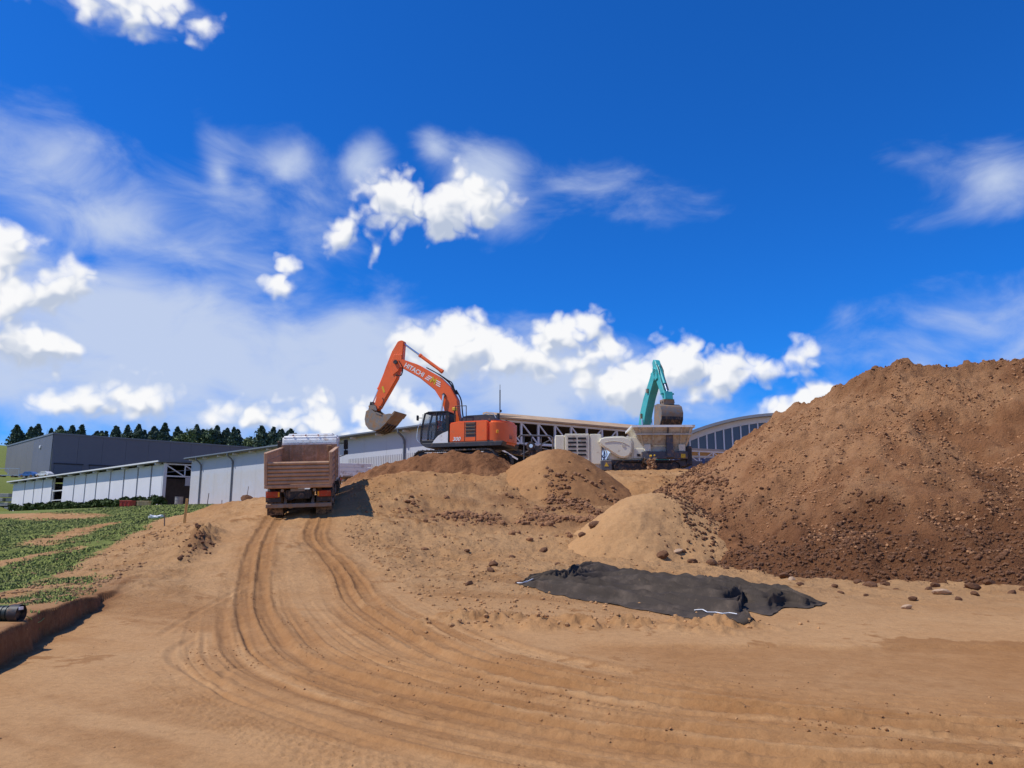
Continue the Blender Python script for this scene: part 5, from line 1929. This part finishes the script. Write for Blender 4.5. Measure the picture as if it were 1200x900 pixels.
clod_mat = M('clod_soil', (.135, .060, .027), .95, var=.35, scale=5, bump=.8, bscale=10, dirt=.3, dirtcol=(.33, .175, .075))
stone_mat = M('pale_stone', (.44, .29, .175), .9, var=.2, scale=5, bump=.5, bscale=10)
rocks = [rock_mesh('clod', s) for s in range(5)]
for m_ in rocks:
    m_.materials.append(clod_mat)
stones = [rock_mesh('stone', 50 + s, flat=.6) for s in range(3)]
for m_ in stones:
    m_.materials.append(stone_mat)


def place(me, name, x, y, r, label, cat, group):
    o = bpy.data.objects.new(name, me)
    z = float(surf([x], [y])[0])
    o.location = (x, y, z + r * .25)
    o.scale = (r * random.uniform(.9, 1.3), r * random.uniform(.8, 1.1), r * random.uniform(.75, 1.0))
    o.rotation_euler = (random.uniform(-.3, .3), random.uniform(-.3, .3), random.uniform(0, 6.28))
    col.objects.link(o)
    tag(o, label, cat, group)


CLODS_FOOT = [(9.02, 19.92, .2), (9.9, 21.0, .14), (11.0, 20.6, .14), (8.49, 16.81, .1), (11.22, 19.29, .18), (10.5, 17.97, .11), (9.38, 16.69, .1), (12.16, 20.15, .16), (8.09, 19.86, .09), (9.26, 21.2, .12), (7.81, 22.6, .2), (5.68, 19.75, .09), (7.41, 20.33, .1), (10.31, 19.62, .09), (12.44, 19.2, .12), (11.44, 19.9, .09), (12.9, 19.0, .11), (9.26, 19.11, .07), (7.7, 18.58, .08), (4.96, 26.0, .22), (6.48, 25.5, .18), (6.81, 25.1, .14), (5.94, 25.9, .18), (8.0, 17.93, .06), (11.6, 18.4, .1)]
GR = 'brown clods scattered at the foot of the huge soil heap'
for (x, y, r) in CLODS_FOOT:
    place(rocks[random.randrange(5)], 'clod', x, y, r, 'brown soil clod lying loose before the foot of the huge heap', 'clod', GR)
for (x, y, r, lb) in ((9.86, 18.17, .17, 'pale rounded stone lying on the sand below the huge heap'), (7.56, 15.25, .10, 'small pale stone nearest to the smooth sand strip'), (7.53, 21.3, .13, 'pale stone among clods behind the black sheet'), (5.6, 26.6, .15, 'pale stone beside the clods right of the sand heap')):
    place(stones[random.randrange(3)], 'stone', x, y, r, lb, 'stone', None)
place(rocks[2], 'rubble_chunk', -13.6, 40.0, .42, 'brown rubble chunk at the crest of the berm before the pale shed', 'rubble', None)
GM = 'clods on the sandy rise between ramp and sheet'
for (x, y, r) in ((1.1, 27.5, .17), (.0, 24.5, .14), (-.5, 21.6, .16), (-.55, 20.5, .13), (3.0, 28.2, .22), (2.5, 28.0, .17), (.15, 18.6, .12), (1.3, 22.5, .10), (-1.5, 26.0, .12), (-1.0, 18.4, .1)):
    place(rocks[random.randrange(5)], 'clod', x, y, r, 'single dark clod on the sandy rise between ramp and black sheet', 'clod', GM)


def clod_field(name, n, sampler, mt, label, rmin, rmax):
    base = [rock_mesh('t', 300 + i, 1, .75) for i in range(6)]
    bv = []
    for b in base:
        v = np.zeros(len(b.vertices) * 3)
        b.vertices.foreach_get('co', v)
        bv.append(v.reshape(-1, 3))
    bf = np.array([list(p.vertices) for p in base[0].polygons])
    for b in base:
        bpy.data.meshes.remove(b)
    x, y = sampler(n)
    z = surf(x, y)
    n = len(x)
    r = rmin + (rmax - rmin) * rng.random(n) ** 3.2
    VV = []
    nv = len(bv[0])
    for i in range(6):
        j = np.arange(i, n, 6)
        a = rng.random(len(j)) * 6.28
        c, s = np.cos(a), np.sin(a)
        p = bv[i][None] * (r[j, None, None] * (0.75 + .5 * rng.random((len(j), 1, 3))))
        px_ = p[..., 0] * c[:, None] - p[..., 1] * s[:, None] + x[j, None]
        py_ = p[..., 0] * s[:, None] + p[..., 1] * c[:, None] + y[j, None]
        pz_ = p[..., 2] + (z[j] + r[j] * .2)[:, None]
        VV.append(np.stack([px_, py_, pz_], -1).reshape(-1, 3))
    V = np.concatenate(VV)
    F = (bf[None] + (np.arange(n) * nv)[:, None, None]).reshape(-1, 3)
    me = mesh_np(name, V, F, smooth=False)
    o = link(name, me, mt)
    tag(o, label, 'clods', kind='stuff')
    return o


def samp_pile(n):
    x = rng.uniform(5, 27, n * 10)
    y = rng.uniform(17, 44, n * 10)
    g = ground_h(x, y, False)
    h = np.maximum(pile_h(x, y) - g, -1)
    back = pile_h(x, y + .3) - pile_h(x, y)
    nn = fbm(x, y, .5, 4, .6, 101)
    low = 1 - sst(h + nn * 2.2 - .12 * (x - 12), .8, 3.4)
    pr = np.where(h > 0, .9 * low ** 1.3 + .008 + .08 * sst(h, 6.2, 7.4), 0)
    toe = (h <= 0) & (pile_h(x, y) - g > -1.1)
    pr = np.where(toe, .22 * np.exp((pile_h(x, y) - g) / .35), pr)
    k = (rng.random(len(x)) < pr * .8) & (back > -.12)
    x, y = x[k], y[k]
    return x[:n], y[:n]


def samp_mid(n):
    x = rng.uniform(-6, 9, n * 10)
    y = rng.uniform(24, 39, n * 10)
    a = np.exp(-((y - 32.0 + .1 * x) / .9) ** 2) * sst(x, -5.2, -3) + .5 * sst(x, -1, 2) * sst(y, 28.5, 31) * (1 - sst(y, 36, 38)) + .006
    k = (rng.random(len(x)) < a * np.clip(.4 + 1.6 * fbm(x, y, .9, 3, .5, 3), 0, 1)) & (sand_heap_h(x, y) < ground_h(x, y, False))
    return x[k][:n], y[k][:n]


def samp_slope(n):
    x = rng.uniform(-8, 5, n * 6)
    y = rng.uniform(12.5, 38, n * 6)
    lo, _ = line_coords(x, y, INNER)
    a = np.where((lo > 1.0) & (lo < 90), np.exp(-(lo - 1.0) / 3.5), np.where(lo > 90, .25, 0)) + 1.2 * np.exp(-((y + 0.16 * x - 13.2) / 0.5) ** 2) * (x > -1.5) * (x < 4.2)
    k = rng.random(len(x)) < a
    return x[k][:n], y[k][:n]


def samp_dug(n):
    y = rng.normal(23.3, .8, n)
    return -9.25 - (y - 23) * .25 + rng.normal(0, .25, n), y


def samp_left(n):
    y = rng.uniform(9, 34, n * 8)
    x = -(4.4 + .24 * y) - rng.random(n * 8) ** 1.5 * 5 - .5
    lb, _ = line_coords(x, y, BANK)
    a = np.clip(.25 + 1.4 * fbm(x, y, .6, 3, .5, 303), 0, 1) * .5 + .9 * np.exp(-((lb + .4) / .35) ** 2)
    k = rng.random(len(x)) < a
    return x[k][:n], y[k][:n]


clod_field('pile_clods', 24000, samp_pile, clod_mat, 'countless dark brown clods covering the lower slope of the huge heap', .016, .095)
clod_field('rubble_clods', 3500, samp_mid, M('reddish_clods', (.26, .125, .055), .95, var=.3, scale=5, bump=.8, bscale=10), 'band of broken reddish clods across the middle ground', .03, .17)
clod_field('sand_crumbs', 3000, samp_slope, M('sandy_crumbs', (.42, .225, .093), .95, var=.25, scale=5, bump=.8, bscale=10), 'loose sandy crumbs on the slope beside the ramp', .010, .06)
def samp_crumb(n):
    x = rng.uniform(6, 27, n * 4)
    y = rng.uniform(19, 42, n * 4)
    h = pile_h(x, y) - ground_h(x, y, False)
    back = pile_h(x, y + .3) - pile_h(x, y)
    k = (h > .8) & (back > -.1) & (rng.random(len(x)) < np.clip(.35 + 1.8 * fbm(x, y, .9, 3, .6, 501), .05, 1))
    return x[k][:n], y[k][:n]


def samp_rut(n):
    X_, Y_ = [], []
    for C, offs in ((OUTER, (-.36, 0.0, .36, -.74, -.5, .5, .74, 1.1, -1.0)), (INNER, (-.36, 0.0, .36, -.73, -.48, .47, .7, .86, 1.06))):
        T = np.gradient(C, axis=0)
        T /= np.linalg.norm(T, axis=1)[:, None]
        i = rng.integers(0, len(C), n)
        o = np.array(offs)[rng.integers(0, len(offs), n)] + rng.normal(0, .035, n)
        x = C[i, 0] + T[i, 1] * o + rng.normal(0, .05, n)
        y = C[i, 1] - T[i, 0] * o + rng.normal(0, .05, n)
        p = np.clip(-.15 + 3.2 * fbm(x, y, 1.1, 3, .6, 511), 0, 1) * (y < 24) * np.where((np.abs(o) > .45) & (y > 15), 0, 1)
        k = rng.random(n) < p
        X_.append(x[k])
        Y_.append(y[k])
    x, y = np.concatenate(X_), np.concatenate(Y_)
    j = rng.permutation(len(x))[:n]
    return x[j], y[j]


def samp_grit(n):
    rr_ = 4.5 * (20 / 4.5) ** rng.random(n * 3)
    th_ = np.radians(rng.uniform(-36, 36, n * 3))
    x, y = rr_ * np.sin(th_), rr_ * np.cos(th_)
    k = rng.random(len(x)) < np.clip(.2 + 2 * fbm(x, y, .7, 3, .6, 521), 0, 1)
    return x[k][:n], y[k][:n]


clod_field('heap_crumbs', 14000, samp_crumb, M('heap_crumb_soil', (.36, .18, .08), .95, var=.25, scale=5), 'loose brown crumbs over the upper slope of the huge heap', .015, .075)
clod_field('track_crumbs', 9000, samp_rut, M('track_crumb_soil', (.34, .165, .062), .95, var=.3, scale=5), 'crumbled moist soil along the edges of the tyre tracks', .004, .020)
clod_field('sand_grit', 2500, samp_grit, M('grit_soil', (.40, .22, .095), .95, var=.35, scale=5), 'fine grit strewn over the sandy foreground', .003, .014)
clod_field('dug_clods', 110, samp_dug, clod_mat, 'dark dug-up clods on the small ridge left of the ramp', .02, .10)
clod_field('bank_crumbs', 2200, samp_left, M('bank_crumbs_soil', (.36, .20, .09), .95, var=.3, scale=5, bump=.8, bscale=10), 'loose crumbs along the torn edge of the left bank', .010, .06)


# ------------------------------------------------------------------ grass
def grass():
    n = 600000
    rr = 12 * (110 / 12.0) ** rng.random(n)
    th = np.radians(rng.uniform(-42, -8, n))
    x, y = rr * np.sin(th), rr * np.cos(th)
    at = {}
    z = ground_h(x, y, True, at)
    g = at['grass'] + 1.0 * fbm(x, y, 1.1, 4, .65, 401)
    k = (rng.random(n) < np.clip((g - .38) * 1.8, 0, 1)) & (x + y < 61.5) & (at['grass'] > .22)
    x, y, z, rr = x[k][:150000], y[k][:150000], z[k][:150000], rr[k][:150000]
    n = len(x)
    h = (.015 + .035 * rng.random(n) ** 2) * (1 + rr * .010)
    w = (.005 + .0008 * rr) * (.7 + .6 * rng.random(n))
    a = rng.random(n) * 6.28
    bx, by = rng.normal(0, .5, n) * h, rng.normal(0, .5, n) * h
    V = np.empty((n, 3, 3))
    V[:, 0] = np.stack([x - w * np.cos(a), y - w * np.sin(a), z - .01], -1)
    V[:, 1] = np.stack([x + w * np.cos(a), y + w * np.sin(a), z - .01], -1)
    V[:, 2] = np.stack([x + bx, y + by, z + h], -1)
    me = mesh_np('grass', V.reshape(-1, 3), np.arange(n * 3).reshape(-1, 3), smooth=False)
    m = bpy.data.materials.new('grass_blades')
    m.use_nodes = True
    t = NT(m.node_tree)
    b = t.nt.nodes['Principled BSDF']
    pos = t.n('ShaderNodeNewGeometry').outputs['Position']
    n1, _ = t.noise(pos, .5, 4, .6)
    n2, _ = t.noise(pos, 9, 3, .6)
    c = t.mix(t.ss(n2, .3, .7), (.215, .270, .050), (.300, .335, .075))
    c = t.mix(t.m('MULTIPLY', t.ss(n1, .48, .7), .55), c, (.30, .25, .10))
    t.put(b.inputs['Base Color'], c)
    b.inputs['Roughness'].default_value = .7
    b.inputs['Specular IOR Level'].default_value = .2
    gn = t.n('ShaderNodeNewGeometry').outputs['Normal']
    t.put(b.inputs['Normal'], t.v('NORMALIZE', t.v('ADD', t.v('MULTIPLY', gn, (.45, .45, .45)), (0, 0, 1))))
    o = link('grass', me, m)
    tag(o, 'patchy green grass on the slope at the left', 'grass', kind='stuff')


grass()


def leaf_cloud(name, n, shape, size, seed):
    """n small leaf triangles through a crown volume; shape(u,v,w)->point"""
    rs = np.random.default_rng(seed)
    P = shape(rs, n)
    s = size * (.6 + .8 * rs.random(n))
    d1 = rs.normal(size=(n, 3))
    d1 /= np.linalg.norm(d1, axis=1)[:, None]
    d2 = np.cross(d1, rs.normal(size=(n, 3)))
    d2 /= np.linalg.norm(d2, axis=1)[:, None]
    V = np.empty((n, 3, 3))
    V[:, 0] = P - d1 * s[:, None]
    V[:, 1] = P + d1 * s[:, None]
    V[:, 2] = P + d2 * s[:, None] * 1.3
    return mesh_np(name, V.reshape(-1, 3), np.arange(n * 3).reshape(-1, 3), smooth=False)


def foliage_mat(name, c):
    m = bpy.data.materials.new(name)
    m.use_nodes = True
    t = NT(m.node_tree)
    b = t.nt.nodes['Principled BSDF']
    oi = t.n('ShaderNodeObjectInfo').outputs['Random']
    n1, _ = t.noise(t.n('ShaderNodeTexCoord').outputs['Object'], 1.2, 3, .6)
    cc = t.mix(t.ss(n1, .3, .7), [q * .75 for q in c], [q * 1.3 for q in c])
    cc = t.mix(t.m('MULTIPLY', oi, .5), cc, (c[0] * 1.6, c[1] * 1.35, c[2] * 1.1))
    t.put(b.inputs['Base Color'], cc)
    b.inputs['Roughness'].default_value = .8
    b.inputs['Specular IOR Level'].default_value = .15
    return m


bark = M('bark', (.10, .07, .05), .95, var=.3)


def conifer_shape(hh, rad, seed):
    def f(rs, n):
        z = rs.random(n) ** .8
        lay = np.floor(z * 9) / 9
        fr = (z - lay) * 9
        rr = rad * (1 - z) ** .85 * (1.15 - .55 * fr) + .12
        a = rs.random(n) * 6.28
        rr = rr * np.sqrt(rs.random(n)) * (1 + .35 * np.sin(a * 3 + lay * 40 + seed))
        return np.stack([rr * np.cos(a), rr * np.sin(a), hh * .14 + z * hh * .86], -1)
    return f


def leafy_shape(hh, rad, seed):
    def f(rs, n):
        k = rs.integers(0, 14, n)
        r0 = np.random.default_rng(seed)
        c = r0.normal(size=(14, 3)) * np.array([rad * .45, rad * .45, hh * .17]) + np.array([0, 0, hh * .62])
        p = rs.normal(size=(n, 3))
        p /= np.linalg.norm(p, axis=1)[:, None]
        return c[k] + p * (rad * .42) * (rs.random(n) ** .4)[:, None]
    return f


con_m = foliage_mat('pine_foliage', (.085, .125, .095))  # forest foliage lightened, distance haze put into the colour
dec_m = foliage_mat('leaf_foliage', (.100, .140, .070))
tree_kinds = []
for s in range(4):
    hh = 15.0
    cm = leaf_cloud('crown', 1500, conifer_shape(hh, 4.0 + .5 * s, s), .62, s)
    cm.materials.append(con_m)
    tree_kinds.append((cm, hh, 'dark pine'))
for s in range(3):
    hh = 12.0
    cm = leaf_cloud('crown', 1500, leafy_shape(hh, 4.6, s), .6, 20 + s)
    cm.materials.append(dec_m)
    tree_kinds.append((cm, hh, 'leafy'))
tm = MB().cyl((0, 0, -.5), (0, 0, 6), .30, .2, n=8).cyl((0, 0, 6), (0, 0, 13.5), .2, .05, n=8).cyl((0, 0, 4), (1.6, .4, 6.4), .09, .04, n=6).cyl((0, 0, 5), (-1.4, -.6, 7.2), .09, .04, n=6).cyl((0, 0, 6), (.3, 1.5, 8), .08, .04, n=6)
t0 = tm.build('trunk', bark)
trunk_me = t0.data
bpy.data.objects.remove(t0)


def tree(x, y, kind, s, label, group):
    cm, hh, kn = tree_kinds[kind]
    r = empty('pine_tree' if kind < 4 else 'leafy_tree', (x, y, H(x, y) - .2), (0, 0, random.uniform(0, 6.28)))
    r.scale = (s * random.uniform(.9, 1.1), s * random.uniform(.9, 1.1), s)
    tag(r, label, 'tree', group)
    link('trunk', trunk_me, None, r)
    link('crown', cm, None, r)


TL = {0: ('dark conifer in the forest skyline above the sheds', 'conifers of the forest skyline'), 1: ('round leafy tree in the forest skyline above the sheds', 'leafy trees of the forest skyline')}
u = -8.0
while u < 452:
    lf = random.random() < .22 or (265 < u < 290)
    k = random.choice((4, 5, 6)) if lf else random.choice((0, 1, 2, 3))
    yy = random.uniform(345, 420)
    bx = (u - 600) / 900.0 * yy * .96
    sc = random.uniform(.90, 1.12) * (.85 if u > 330 else 1)
    lab = TL[1 if lf else 0]
    tree(bx, yy, k, sc, *lab)
    u += random.uniform(1.7, 3.2)


def shrub_row():
    base = [leaf_cloud('foliage', 500, leafy_shape(1.3, .75, 70 + s), .16, 70 + s) for s in range(3)]
    for b in base:
        b.materials.append(foliage_mat('shrub_foliage', (.055, .085, .030)))
    stem = MB().cyl((0, 0, -.1), (0, 0, .7), .04, .02, n=6).cyl((0, 0, .2), (.3, .1, .8), .025, .01, n=5).build('stem', bark)
    sm = stem.data
    bpy.data.objects.remove(stem)
    A = Vector((-50.0, 110.5))
    B = Vector((-108.5, 170.0))
    n = 46
    for k in range(n):
        t = (k + random.uniform(-.3, .3)) / n
        p = A.lerp(B, t)
        r = empty('shrub', (p.x + random.uniform(-.6, .3), p.y + random.uniform(-.6, .3), H(p.x, p.y) - .15), (0, 0, random.random() * 6))
        s = random.uniform(.75, 1.35)
        r.scale = (s * 1.3, s * 1.3, s)
        tag(r, 'low green shrub in the row along the low white shed', 'shrub', 'shrubs along the low white shed')
        link('stem', sm, None, r)
        link('foliage', base[k % 3], None, r)


shrub_row()
